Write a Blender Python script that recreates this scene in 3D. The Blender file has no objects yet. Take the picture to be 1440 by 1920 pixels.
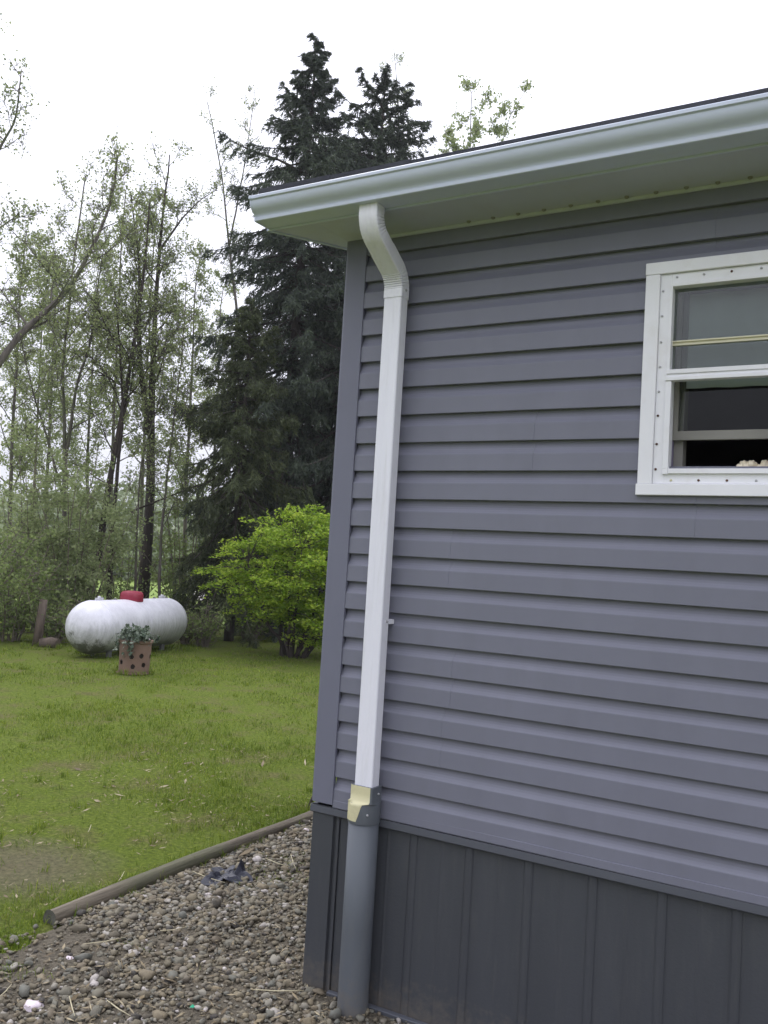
import bpy, math, random
import numpy as np
from mathutils import Matrix, Vector
R_ = math.radians
rng = np.random.default_rng(7)
random.seed(7)
S = bpy.context.scene
COL = S.collection

# ------------------------------------------------------------------ camera
CAM = np.array([1.9034, -2.8274, 1.5492])
YAW, PITCH, ROLL, FPX = R_(30.83), R_(3.321), R_(3.453), 1700.0
fw = np.array([-math.sin(YAW)*math.cos(PITCH), math.cos(YAW)*math.cos(PITCH), math.sin(PITCH)])
rt = np.array([math.cos(YAW), math.sin(YAW), 0.0]); up = np.cross(rt, fw)
rt2 = math.cos(ROLL)*rt + math.sin(ROLL)*up; up2 = -math.sin(ROLL)*rt + math.cos(ROLL)*up
cd = bpy.data.cameras.new('camera'); cam = bpy.data.objects.new('camera', cd); COL.objects.link(cam)
cd.sensor_fit = 'VERTICAL'; cd.sensor_height = 24.0; cd.lens = FPX/1920*24.0
cd.clip_start = 0.05; cd.clip_end = 2000
m = Matrix.Identity(4)
for i in range(3):
    m[i][0], m[i][1], m[i][2], m[i][3] = rt2[i], up2[i], -fw[i], CAM[i]
cam.matrix_world = m
S.camera = cam

def at(px, py, dist):
    """world point on the sight line of a measured pixel at a horizontal distance (metres)"""
    d = fw + rt2*((px-720)/FPX) - up2*((py-960)/FPX)
    return CAM + d*(dist/math.hypot(d[0], d[1]))
def on_ground(px, dist):
    p = at(px, 1150, dist); return np.array([p[0], p[1], -0.03])

# ------------------------------------------------------------------ sky, sun, exposure
SUN_EL, SUN_AZ = R_(58), R_(-62)          # azimuth measured from +Y towards +X
W = bpy.data.worlds.new('World'); S.world = W; W.use_nodes = True
nt = W.node_tree; nt.nodes.clear()
sky = nt.nodes.new('ShaderNodeTexSky'); sky.sky_type = 'NISHITA'; sky.sun_disc = False
sky.sun_elevation = SUN_EL; sky.sun_rotation = SUN_AZ; sky.dust_density = 4.0; sky.air_density = 1.0
hs = nt.nodes.new('ShaderNodeHueSaturation'); hs.inputs['Saturation'].default_value = 0.12
mx = nt.nodes.new('ShaderNodeMix'); mx.data_type = 'RGBA'; mx.inputs[0].default_value = 0.72
mx.inputs[7].default_value = (10.7, 10.9, 12.5, 1)     # even cloud deck
bg = nt.nodes.new('ShaderNodeBackground'); bg.inputs[1].default_value = 0.12
out = nt.nodes.new('ShaderNodeOutputWorld')
nt.links.new(sky.outputs[0], hs.inputs['Color']); nt.links.new(hs.outputs[0], mx.inputs[6])
# an overcast sky is brighter overhead than at the horizon
tcw = nt.nodes.new('ShaderNodeTexCoord'); sx = nt.nodes.new('ShaderNodeSeparateXYZ'); nt.links.new(tcw.outputs['Generated'], sx.inputs[0])
mrw = nt.nodes.new('ShaderNodeMapRange'); mrw.inputs[1].default_value = 0.0; mrw.inputs[2].default_value = 1.0
mrw.inputs[3].default_value = 0.66; mrw.inputs[4].default_value = 1.75; nt.links.new(sx.outputs[2], mrw.inputs[0])
vm = nt.nodes.new('ShaderNodeVectorMath'); vm.operation = 'SCALE'; nt.links.new(mx.outputs[2], vm.inputs[0]); nt.links.new(mrw.outputs[0], vm.inputs['Scale'])
nt.links.new(vm.outputs[0], bg.inputs[0]); nt.links.new(bg.outputs[0], out.inputs[0])
sd = bpy.data.lights.new('sun', 'SUN'); sd.energy = 0.8; sd.angle = R_(14); sd.color = (1, 0.96, 0.9)
sun = bpy.data.objects.new('sun', sd); COL.objects.link(sun)
sv = Vector((math.sin(SUN_AZ)*math.cos(SUN_EL), math.cos(SUN_AZ)*math.cos(SUN_EL), math.sin(SUN_EL)))
sun.rotation_euler = sv.to_track_quat('Z', 'Y').to_euler()
S.view_settings.view_transform = 'Standard'; S.view_settings.look = 'None'
S.view_settings.exposure = 0.2; S.view_settings.gamma = 1.0; S.view_settings.use_curve_mapping = False
S.cycles.max_bounces = 8; S.cycles.transparent_max_bounces = 16

# ------------------------------------------------------------------ materials
def new_mat(name):
    M = bpy.data.materials.new(name); M.use_nodes = True
    n = M.node_tree.nodes; b = n['Principled BSDF']; return M, n, M.node_tree.links, b
def noise(n, l, scale, detail=4, vec=None, rough=0.55):
    t = n.new('ShaderNodeTexNoise'); t.inputs['Scale'].default_value = scale
    t.inputs['Detail'].default_value = detail; t.inputs['Roughness'].default_value = rough
    if vec is not None: l.new(vec, t.inputs['Vector'])
    return t
def coords(n, l, scale=(1, 1, 1)):
    c = n.new('ShaderNodeTexCoord'); mp = n.new('ShaderNodeMapping'); mp.inputs['Scale'].default_value = scale
    l.new(c.outputs['Object'], mp.inputs[0]); return mp.outputs[0]
def ramp(n, l, fac, stops):
    r = n.new('ShaderNodeValToRGB'); e = r.color_ramp.elements
    while len(e) < len(stops): e.new(0.5)
    for k, (p, c) in enumerate(stops): e[k].position = p; e[k].color = (*c, 1)
    l.new(fac, r.inputs[0]); return r
def mixc(n, l, fac, a, b):
    x = n.new('ShaderNodeMix'); x.data_type = 'RGBA'
    for s, v in ((0, fac), (6, a), (7, b)):
        if hasattr(v, 'links') or hasattr(v, 'is_output'): l.new(v, x.inputs[s])
        elif isinstance(v, (int, float)): x.inputs[s].default_value = v
        else: x.inputs[s].default_value = (*v, 1)
    return x.outputs[2]
def bump(n, l, b, h, strength=0.3, dist=0.01):
    u = n.new('ShaderNodeBump'); u.inputs['Strength'].default_value = strength; u.inputs['Distance'].default_value = dist
    l.new(h, u.inputs['Height']); l.new(u.outputs[0], b.inputs['Normal'])

def painted(name, col, rough=0.45, var=0.10, bscale=300, bstr=0.08, dirt=None, dirt_amt=0.3, stretch=(1, 1, 1), spec=0.4, splash=False):
    """paint, vinyl or plastic: slight uneven colour, fine grain, streaky grime of its own"""
    M, n, l, b = new_mat(name)
    v = coords(n, l, stretch)
    t = noise(n, l, 3.0, 5, v)
    c = tuple(col)
    r = ramp(n, l, t.outputs[0], [(0.3, tuple(x*(1-var) for x in c)), (0.7, tuple(min(1, x*(1+var)) for x in c))])
    o = r.outputs[0]
    if dirt:
        t2 = noise(n, l, 9.0, 8, v, 0.7)
        k = ramp(n, l, t2.outputs[0], [(0.5, (0, 0, 0)), (0.75, (dirt_amt,)*3)])
        o = mixc(n, l, k.outputs[0], o, dirt)
    if splash:      # dried mud thrown up by rain
        sp = n.new('ShaderNodeSeparateXYZ'); l.new(coords(n, l), sp.inputs[0])
        t3 = noise(n, l, 26, 8, coords(n, l), 0.75)
        q = n.new('ShaderNodeMath'); q.operation = 'MULTIPLY_ADD'; l.new(sp.outputs[2], q.inputs[0]); q.inputs[1].default_value = -2.2; l.new(t3.outputs[0], q.inputs[2])
        k3 = ramp(n, l, q.outputs[0], [(0.22, (0, 0, 0)), (0.62, (0.6,)*3)])
        o = mixc(n, l, k3.outputs[0], o, (0.17, 0.145, 0.11))
    l.new(o, b.inputs['Base Color'])
    b.inputs['Roughness'].default_value = rough; b.inputs['Specular IOR Level'].default_value = spec
    g = noise(n, l, bscale, 3, coords(n, l))
    bump(n, l, b, g.outputs[0], bstr, 0.002)
    return M

def leafy(name, stops, trans=0.35, nscale=1.2, rough=0.6):
    """leaves: colour differs leaf by leaf and in loose patches; light passes through"""
    M, n, l, b = new_mat(name)
    geo = n.new('ShaderNodeNewGeometry')
    t = noise(n, l, nscale, 3, coords(n, l))
    ad = n.new('ShaderNodeMath'); ad.operation = 'MULTIPLY_ADD'
    l.new(geo.outputs['Random Per Island'], ad.inputs[0]); ad.inputs[1].default_value = 0.55
    sc = n.new('ShaderNodeMath'); sc.operation = 'MULTIPLY'; sc.inputs[1].default_value = 0.5
    l.new(t.outputs[0], sc.inputs[0]); l.new(sc.outputs[0], ad.inputs[2])
    r = ramp(n, l, ad.outputs[0], stops)
    l.new(r.outputs[0], b.inputs['Base Color']); b.inputs['Roughness'].default_value = rough
    b.inputs['Specular IOR Level'].default_value = 0.25
    tr = n.new('ShaderNodeBsdfTranslucent'); l.new(r.outputs[0], tr.inputs[0])
    ms = n.new('ShaderNodeMixShader'); ms.inputs[0].default_value = trans
    l.new(b.outputs[0], ms.inputs[1]); l.new(tr.outputs[0], ms.inputs[2])
    l.new(ms.outputs[0], n['Material Output'].inputs[0])
    return M

def barky(name, a, c, moss=None, st=(1, 1, 0.25)):
    M, n, l, b = new_mat(name)
    v = coords(n, l, st)
    t = noise(n, l, 14, 8, v, 0.7)
    r = ramp(n, l, t.outputs[0], [(0.3, a), (0.7, c)])
    o = r.outputs[0]
    if moss:
        t2 = noise(n, l, 1.3, 5, coords(n, l))
        k = ramp(n, l, t2.outputs[0], [(0.5, (0, 0, 0)), (0.62, (0.7,)*3)])
        o = mixc(n, l, k.outputs[0], o, moss)
    l.new(o, b.inputs['Base Color']); b.inputs['Roughness'].default_value = 0.9
    bump(n, l, b, t.outputs[0], 0.7, 0.02)
    return M

MT = {}
MT['siding'] = painted('siding_vinyl', (0.176, 0.180, 0.224), 0.5, 0.05, 260, 0.10, (0.135, 0.135, 0.16), 0.22, (1.4, 1, 0.5))
MT['corner'] = painted('corner_vinyl', (0.160, 0.164, 0.212), 0.5, 0.05, 260, 0.08)
MT['skirt'] = painted('skirting_panel', (0.056, 0.060, 0.068), 0.55, 0.06, 120, 0.35, (0.09, 0.092, 0.09), 0.35, (4, 4, 0.5), splash=True)
MT['skirttrim'] = painted('skirting_trim', (0.086, 0.092, 0.108), 0.5, 0.06, 200, 0.1)
MT['pipe'] = painted('grey_pipe', (0.108, 0.120, 0.136), 0.45, 0.05, 200, 0.06, (0.17, 0.17, 0.16), 0.3, (2, 2, 0.3), splash=True)
MT['yellow'] = painted('faded_yellow_plastic', (0.62, 0.58, 0.36), 0.5, 0.07, 150, 0.05, (0.34, 0.3, 0.2), 0.6)
MT['white'] = painted('white_aluminium', (0.80, 0.80, 0.86), 0.35, 0.03, 200, 0.04, (0.48, 0.47, 0.44), 0.32, (4, 4, 0.3))
MT['gutter'] = painted('gutter_aluminium', (0.61, 0.66, 0.79), 0.30, 0.04, 160, 0.04, (0.5, 0.5, 0.48), 0.3, (0.3, 1, 1))
MT['soffit'] = painted('soffit_vinyl', (0.54, 0.565, 0.63), 0.55, 0.05, 160, 0.06, (0.5, 0.48, 0.42), 0.35)
MT['window'] = painted('window_paint', (0.82, 0.82, 0.85), 0.45, 0.04, 220, 0.06, (0.55, 0.5, 0.42), 0.25)
MT['cream'] = painted('cream_plastic', (0.66, 0.63, 0.47), 0.5, 0.06)
MT['rust'] = painted('rusty_screw', (0.10, 0.045, 0.03), 0.8, 0.3, 400, 0.3)
MT['zinc'] = painted('zinc_screw', (0.42, 0.42, 0.44), 0.4, 0.15)
MT['shaded_nail'] = painted('shaded_soffit_nail', (0.27, 0.26, 0.25), 0.7, 0.2)  # dark tone stands for the shadow round each head
MT['dark'] = painted('dark_interior', (0.22, 0.19, 0.28), 0.9, 0.1)
MT['shadowwood'] = painted('inner_jamb', (0.23, 0.222, 0.20), 0.6, 0.1)
MT['blind'] = painted('roller_blind', (0.80, 0.82, 0.84), 0.8, 0.1, 300, 0.2)
MT['ornament'] = painted('glazed_ornament', (0.72, 0.62, 0.46), 0.4, 0.45, 60, 0.3)
MT['red'] = painted('red_painted_dome', (0.27, 0.022, 0.048), 0.5, 0.12, 90, 0.15, (0.45, 0.16, 0.16), 0.4)
MT['shingle'] = painted('asphalt_shingle', (0.045, 0.047, 0.056), 0.95, 0.3, 500, 0.8, (0.09, 0.09, 0.1), 0.5)
MT['plastic'] = painted('black_weed_fabric', (0.028, 0.03, 0.045), 0.45, 0.3, 120, 0.3, (0.1, 0.1, 0.11), 0.5)
MT['greenscrap'] = painted('green_plastic', (0.05, 0.45, 0.25), 0.4, 0.1)
MT['whitestone'] = painted('pale_quartz', (0.66, 0.58, 0.62), 0.7, 0.2, 60, 0.5)
MT['straw'] = painted('dry_straw', (0.50, 0.45, 0.30), 0.8, 0.25)
MT['concrete'] = painted('concrete_pad', (0.30, 0.29, 0.27), 0.9, 0.15, 60, 0.4)
MT['galv'] = painted('dull_steel', (0.14, 0.14, 0.14), 0.5, 0.2)
MT['terracotta'] = painted('terracotta', (0.19, 0.122, 0.090), 0.9, 0.2, 70, 0.3, (0.20, 0.15, 0.12), 0.6)
MT['soil'] = painted('potting_soil', (0.03, 0.024, 0.018), 1.0, 0.3, 60, 0.8)
MT['bark'] = barky('grey_brown_bark', (0.055, 0.046, 0.042), (0.17, 0.145, 0.13), (0.10, 0.12, 0.055))
MT['darkbark'] = barky('dark_bark', (0.018, 0.014, 0.013), (0.07, 0.052, 0.045))
MT['stem'] = barky('shrub_stem', (0.09, 0.075, 0.06), (0.24, 0.20, 0.16))
MT['logwood'] = barky('weathered_log', (0.055, 0.044, 0.033), (0.24, 0.205, 0.15), (0.10, 0.105, 0.06), (2.2, 0.12, 2.2))
MT['logend'] = barky('log_end_grain', (0.05, 0.05, 0.04), (0.13, 0.125, 0.10))
MT['postwood'] = barky('old_post', (0.06, 0.045, 0.035), (0.17, 0.13, 0.10))
MT['spruce'] = leafy('spruce_needles', [(0.2, (0.034, 0.046, 0.038)), (0.5, (0.066, 0.086, 0.064)), (0.8, (0.11, 0.135, 0.085))], 0.3, 0.6)
MT['hemlock'] = leafy('olive_needles', [(0.2, (0.036, 0.048, 0.026)), (0.5, (0.075, 0.094, 0.045)), (0.8, (0.13, 0.15, 0.065))], 0.35, 0.8)
MT['spring'] = leafy('spring_leaves', [(0.15, (0.15, 0.19, 0.085)), (0.5, (0.25, 0.30, 0.13)), (0.85, (0.38, 0.42, 0.19))], 0.52, 0.9)
MT['pale'] = leafy('pale_willow_leaves', [(0.15, (0.20, 0.25, 0.11)), (0.5, (0.31, 0.37, 0.17)), (0.85, (0.42, 0.46, 0.25))], 0.55, 1.0)
MT['brush'] = leafy('brush_leaves', [(0.15, (0.12, 0.17, 0.05)), (0.5, (0.22, 0.29, 0.10)), (0.85, (0.34, 0.40, 0.16))], 0.55, 1.2)
MT['bright'] = leafy('bright_shrub_leaves', [(0.12, (0.10, 0.19, 0.018)), (0.45, (0.24, 0.37, 0.03)), (0.85, (0.46, 0.55, 0.075))], 0.46, 2.0)
MT['ivy'] = leafy('dull_ivy_leaves', [(0.15, (0.04, 0.065, 0.04)), (0.5, (0.11, 0.145, 0.10)), (0.85, (0.28, 0.32, 0.25))], 0.15, 6.0)
MT['grassblade'] = leafy('grass_blades', [(0.10, (0.20, 0.155, 0.07)), (0.26, (0.095, 0.150, 0.018)), (0.52, (0.145, 0.215, 0.022)), (0.85, (0.285, 0.335, 0.045))], 0.3, 0.9)
MT['woods'] = leafy('far_woods_leaves', [(0.15, (0.19, 0.23, 0.14)), (0.5, (0.28, 0.33, 0.20)), (0.85, (0.38, 0.42, 0.28))], 0.3, 0.15)

# ground: soil, thatch and turf in patches
def ground_mat():
    M, n, l, b = new_mat('lawn_ground')
    v = coords(n, l)
    fine = noise(n, l, 38, 8, v, 0.75); mid = noise(n, l, 2.6, 6, v, 0.65); big = noise(n, l, 0.5, 3, v)
    g1 = ramp(n, l, fine.outputs[0], [(0.3, (0.048, 0.062, 0.016)), (0.5, (0.110, 0.150, 0.022)), (0.72, (0.215, 0.25, 0.05))])
    th = ramp(n, l, fine.outputs[0], [(0.3, (0.065, 0.055, 0.028)), (0.7, (0.21, 0.185, 0.085))])
    k = ramp(n, l, mid.outputs[0], [(0.48, (0, 0, 0)), (0.66, (0.75,)*3)])
    o = mixc(n, l, k.outputs[0], g1.outputs[0], th.outputs[0])
    # worn bare earth along the log (a real patch of ground, by position)
    sep = n.new('ShaderNodeSeparateXYZ'); l.new(v, sep.inputs[0])
    def gauss(src, c, w):
        a = n.new('ShaderNodeMath'); a.operation = 'SUBTRACT'; l.new(src, a.inputs[0]); a.inputs[1].default_value = c
        a2 = n.new('ShaderNodeMath'); a2.operation = 'DIVIDE'; l.new(a.outputs[0], a2.inputs[0]); a2.inputs[1].default_value = w
        p = n.new('ShaderNodeMath'); p.operation = 'POWER'; l.new(a2.outputs[0], p.inputs[0]); p.inputs[1].default_value = 2
        return p.outputs[0]
    su = n.new('ShaderNodeMath'); l.new(gauss(sep.outputs[0], -1.80, 0.50), su.inputs[0]); l.new(gauss(sep.outputs[1], 0.15, 0.42), su.inputs[1])
    nn = n.new('ShaderNodeMath'); nn.operation = 'MULTIPLY_ADD'; l.new(mid.outputs[0], nn.inputs[0]); nn.inputs[1].default_value = 2.2; l.new(su.outputs[0], nn.inputs[2])
    dm = ramp(n, l, nn.outputs[0], [(0.0, (1, 1, 1)), (1.0, (1, 1, 1))])
    mr = n.new('ShaderNodeMapRange'); mr.inputs[1].default_value = 1.25; mr.inputs[2].default_value = 2.3
    mr.inputs[3].default_value = 0.72; mr.inputs[4].default_value = 0.0; l.new(nn.outputs[0], mr.inputs[0])
    dirt = ramp(n, l, fine.outputs[0], [(0.3, (0.075, 0.062, 0.045)), (0.7, (0.22, 0.185, 0.135))])
    o = mixc(n, l, mr.outputs[0], o, dirt.outputs[0])
    l.new(o, b.inputs['Base Color']); b.inputs['Roughness'].default_value = 1.0; b.inputs['Specular IOR Level'].default_value = 0.1
    bump(n, l, b, fine.outputs[0], 0.8, 0.03)
    return M
MT['ground'] = ground_mat()
def field_mat():
    M, n, l, b = new_mat('field_grass')
    v = coords(n, l)
    t = noise(n, l, 0.25, 6, v, 0.7)
    r = ramp(n, l, t.outputs[0], [(0.35, (0.14, 0.22, 0.035)), (0.65, (0.24, 0.31, 0.06))])
    l.new(r.outputs[0], b.inputs['Base Color']); b.inputs['Roughness'].default_value = 1.0; return M
MT['field'] = field_mat()
def gravel_bed_mat():
    M, n, l, b = new_mat('gravel_bed')
    v = coords(n, l)
    t = noise(n, l, 60, 6, v, 0.7)
    r = ramp(n, l, t.outputs[0], [(0.3, (0.06, 0.05, 0.036)), (0.7, (0.20, 0.172, 0.125))])
    l.new(r.outputs[0], b.inputs['Base Color']); b.inputs['Roughness'].default_value = 1.0
    bump(n, l, b, t.outputs[0], 1.0, 0.02); return M
MT['bed'] = gravel_bed_mat()
def stone_mat():
    M, n, l, b = new_mat('river_gravel')
    g = n.new('ShaderNodeNewGeometry')
    r = ramp(n, l, g.outputs['Random Per Island'], [(0.0, (0.045, 0.044, 0.044)), (0.14, (0.125, 0.110, 0.080)), (0.3, (0.19, 0.168, 0.118)),
             (0.46, (0.145, 0.150, 0.132)), (0.6, (0.25, 0.212, 0.140)), (0.78, (0.145, 0.122, 0.090)), (0.94, (0.28, 0.265, 0.22)), (1.0, (0.50, 0.46, 0.44))])
    t = noise(n, l, 90, 4, coords(n, l), 0.7)
    k = ramp(n, l, t.outputs[0], [(0.4, (0, 0, 0)), (0.7, (0.45,)*3)])
    o = mixc(n, l, k.outputs[0], r.outputs[0], (0.14, 0.11, 0.08))
    l.new(o, b.inputs['Base Color']); b.inputs['Roughness'].default_value = 0.8; b.inputs['Specular IOR Level'].default_value = 0.25
    return M
MT['stone'] = stone_mat()
def tank_mat():
    M, n, l, b = new_mat('weathered_white_tank')
    v = coords(n, l)
    t = noise(n, l, 5, 8, v, 0.7)
    base = ramp(n, l, t.outputs[0], [(0.3, (0.62, 0.61, 0.66)), (0.65, (0.80, 0.79, 0.85))])
    sep = n.new('ShaderNodeSeparateXYZ'); l.new(v, sep.inputs[0])
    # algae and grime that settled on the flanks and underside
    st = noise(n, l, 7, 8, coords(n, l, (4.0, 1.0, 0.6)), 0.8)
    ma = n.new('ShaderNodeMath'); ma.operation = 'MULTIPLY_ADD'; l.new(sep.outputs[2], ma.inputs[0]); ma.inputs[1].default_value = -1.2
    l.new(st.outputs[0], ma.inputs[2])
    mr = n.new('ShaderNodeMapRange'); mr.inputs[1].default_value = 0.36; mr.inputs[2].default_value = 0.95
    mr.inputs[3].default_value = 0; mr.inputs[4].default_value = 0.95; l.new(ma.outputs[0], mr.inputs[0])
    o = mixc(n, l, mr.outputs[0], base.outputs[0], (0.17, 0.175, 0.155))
    # blotches of dark lichen near the bottom of one head
    bl = noise(n, l, 7, 7, v, 0.75)
    mb = n.new('ShaderNodeMath'); mb.operation = 'MULTIPLY_ADD'; l.new(sep.outputs[2], mb.inputs[0]); mb.inputs[1].default_value = -1.0; l.new(bl.outputs[0], mb.inputs[2])
    mx_ = n.new('ShaderNodeMath'); mx_.operation = 'MULTIPLY_ADD'; l.new(sep.outputs[0], mx_.inputs[0]); mx_.inputs[1].default_value = -0.17; l.new(mb.outputs[0], mx_.inputs[2]); mb = mx_
    m2 = n.new('ShaderNodeMapRange'); m2.inputs[1].default_value = 0.86; m2.inputs[2].default_value = 0.98
    m2.inputs[3].default_value = 0; m2.inputs[4].default_value = 0.85; l.new(mb.outputs[0], m2.inputs[0])
    o = mixc(n, l, m2.outputs[0], o, (0.045, 0.05, 0.03))
    l.new(o, b.inputs['Base Color']); b.inputs['Roughness'].default_value = 0.33
    bump(n, l, b, t.outputs[0], 0.12, 0.01); return M
MT['tank'] = tank_mat()
def glass_mat(name='window_glass', tint=(0.80, 0.83, 0.82, 1), ior=1.6):
    M, n, l, b = new_mat(name)
    b.inputs['Base Color'].default_value = (0.9, 0.92, 0.92, 1); b.inputs['Roughness'].default_value = 0.03
    tr = n.new('ShaderNodeBsdfTransparent'); tr.inputs[0].default_value = tint
    gl = n.new('ShaderNodeBsdfGlossy'); gl.inputs['Roughness'].default_value = 0.04
    fr = n.new('ShaderNodeFresnel'); fr.inputs[0].default_value = ior
    ms = n.new('ShaderNodeMixShader'); l.new(fr.outputs[0], ms.inputs[0]); l.new(tr.outputs[0], ms.inputs[1]); l.new(gl.outputs[0], ms.inputs[2])
    l.new(ms.outputs[0], n['Material Output'].inputs[0]); return M
MT['glass'] = glass_mat()
MT['innerglass'] = glass_mat('low_reflect_inner_glass', (0.84, 0.86, 0.85, 1), 1.3)  # weaker reflection so the lower opening stays dark

# ------------------------------------------------------------------ mesh building
class MB:
    def __init__(s): s.v = []; s.f = []; s.n = 0; s.big = []; s.sm = []
    def add(s, verts, faces, smooth=False):
        verts = np.asarray(verts, float); s.v.append(verts)
        for f in faces: s.f.append([i+s.n for i in f]); s.sm.append(smooth)
        s.n += len(verts)
    def addq(s, verts, quads, smooth=False):
        """array of same-size faces"""
        verts = np.asarray(verts, float); q = np.asarray(quads, np.int64)
        s.v.append(verts); s.big.append((q+s.n, smooth)); s.n += len(verts)
    def box(s, x0, x1, y0, y1, z0, z1):
        v = [(x, y, z) for x in (x0, x1) for y in (y0, y1) for z in (z0, z1)]
        s.add(v, [(0, 1, 3, 2), (4, 6, 7, 5), (0, 4, 5, 1), (2, 3, 7, 6), (0, 2, 6, 4), (1, 5, 7, 3)])
    def tube(s, pts, rad, n=8, cap=True, smooth=True):
        pts = np.asarray(pts, float); k = len(pts)
        rad = np.broadcast_to(np.asarray(rad, float), (k,))
        tg = np.gradient(pts, axis=0); tg /= np.linalg.norm(tg, axis=1, keepdims=True)+1e-9
        ref = np.array([0, 0, 1.0]) if abs(tg[0][2]) < 0.9 else np.array([1.0, 0, 0])
        a = np.linspace(0, 2*np.pi, n, endpoint=False); ca, sa = np.cos(a), np.sin(a); V = []
        u = np.cross(tg[0], ref); u /= np.linalg.norm(u)
        for i in range(k):
            u = u-tg[i]*u.dot(tg[i]); u /= np.linalg.norm(u)+1e-9; w = np.cross(tg[i], u)
            V.append(pts[i]+rad[i]*(np.outer(ca, u)+np.outer(sa, w)))
        V = np.concatenate(V); i0 = np.arange(k-1)[:, None]*n; j = np.arange(n)[None]; j1 = (j+1) % n
        q = np.stack([i0+j, i0+j1, i0+n+j1, i0+n+j], -1).reshape(-1, 4)
        base = s.n; s.addq(V, q, smooth)
        if cap:
            s.f.append([base+i for i in range(n)][::-1]); s.sm.append(False)
            s.f.append([base+(k-1)*n+i for i in range(n)]); s.sm.append(False)
    def extrude(s, prof, path_fn, ts, closed=True, caps=True, smooth=False):
        """prof: list of 2D points; path_fn(t, prof) -> 3D points"""
        n = len(prof); V = [np.asarray(path_fn(t)) for t in ts]; k = len(V)
        V = np.concatenate(V); m_ = n if closed else n-1
        i0 = np.arange(k-1)[:, None]*n; j = np.arange(m_)[None]; j1 = (j+1) % n
        base = s.n; s.addq(V, np.stack([i0+j, i0+j1, i0+n+j1, i0+n+j], -1).reshape(-1, 4), smooth)
        if closed and caps:
            s.f.append([base+i for i in range(n)][::-1]); s.sm.append(False)
            s.f.append([base+(k-1)*n+i for i in range(n)]); s.sm.append(False)
    def lathe(s, prof, n=32, c=(0, 0, 0), smooth=True):
        a = np.linspace(0, 2*np.pi, n, endpoint=False)
        V = np.concatenate([np.stack([c[0]+r*np.cos(a), c[1]+r*np.sin(a), np.full(n, c[2]+z)], 1) for r, z in prof])
        k = len(prof); i0 = np.arange(k-1)[:, None]*n; j = np.arange(n)[None]; j1 = (j+1) % n
        s.addq(V, np.stack([i0+j, i0+j1, i0+n+j1, i0+n+j], -1).reshape(-1, 4), smooth)
    def build(s, name, mat, parent=None, origin=None, bevel=0):
        V = np.concatenate(s.v) if s.v else np.zeros((0, 3))
        if origin is not None: V = V-np.asarray(origin)
        idx, ln, smv = [], [], []
        if s.f:
            idx.append(np.array([i for f in s.f for i in f], np.int64)); ln.append(np.array([len(f) for f in s.f])); smv.append(np.array(s.sm, bool))
        for q, sm in s.big:
            idx.append(q.reshape(-1)); ln.append(np.full(len(q), q.shape[1])); smv.append(np.full(len(q), sm))
        idx = np.concatenate(idx); ln = np.concatenate(ln); smv = np.concatenate(smv)
        me = bpy.data.meshes.new(name); me.vertices.add(len(V)); me.vertices.foreach_set('co', V.astype(np.float32).ravel())
        me.loops.add(len(idx)); me.loops.foreach_set('vertex_index', idx.astype(np.int32))
        me.polygons.add(len(ln)); st = np.concatenate([[0], np.cumsum(ln)[:-1]])
        me.polygons.foreach_set('loop_start', st.astype(np.int32))
        me.polygons.foreach_set('use_smooth', smv)
        me.update(calc_edges=True); me.validate()
        me.materials.append(mat)
        o = bpy.data.objects.new(name, me); COL.objects.link(o)
        if origin is not None and parent is None: o.location = origin
        if parent is not None: o.parent = parent
        if bevel:
            b = o.modifiers.new('bevel', 'BEVEL'); b.width = bevel; b.segments = 2; b.limit_method = 'ANGLE'; b.angle_limit = R_(40)
        return o
def tag(o, label=None, cat=None, group=None, kind=None):
    if label: o['label'] = label
    if cat: o['category'] = cat
    if group: o['group'] = group
    if kind: o['kind'] = kind
    return o
def empty(name, loc, label, cat, group=None, rz=0):
    o = bpy.data.objects.new(name, None); COL.objects.link(o); o.location = loc; o.rotation_euler = (0, 0, rz)
    o.empty_display_size = 0.2
    return tag(o, label, cat, group)
def vnoise(x, y, seed=0, sc=1.0):
    """smooth 2D value noise, numpy"""
    x = np.asarray(x)*sc+seed*17.3; y = np.asarray(y)*sc+seed*9.1
    xi = np.floor(x); yi = np.floor(y); fx = x-xi; fy = y-yi
    fx = fx*fx*(3-2*fx); fy = fy*fy*(3-2*fy)
    h = lambda a, b: np.modf(np.abs(np.sin(a*127.1+b*311.7+seed*74.7)*43758.5453))[0]
    return (h(xi, yi)*(1-fx)+h(xi+1, yi)*fx)*(1-fy)+(h(xi, yi+1)*(1-fx)+h(xi+1, yi+1)*fx)*fy
def fbm(x, y, seed=0, sc=1.0): return 0.55*vnoise(x, y, seed, sc)+0.3*vnoise(x, y, seed+1, sc*2.3)+0.15*vnoise(x, y, seed+2, sc*5.1)

# ================================================================== GROUND
def grid(name, x0, x1, y0, y1, nx, ny, zf, mat, kind='structure'):
    xs = np.linspace(x0, x1, nx); ys = np.linspace(y0, y1, ny); X, Y = np.meshgrid(xs, ys, indexing='ij')
    V = np.stack([X, Y, zf(X, Y)], -1).reshape(-1, 3)
    i = np.arange(nx-1)[:, None]*ny; j = np.arange(ny-1)[None]
    b = MB(); b.addq(V, np.stack([i+j, i+ny+j, i+ny+j+1, i+j+1], -1).reshape(-1, 4), True)
    o = b.build(name, mat); tag(o, kind=kind); return o
def gz(X, Y): return 0.035*(fbm(X, Y, 3, 0.5)-0.5)*np.clip(np.hypot(X+1.2, Y)/6, 0.0, 1)
BEDW = 0.0
gb = MB()
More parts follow.
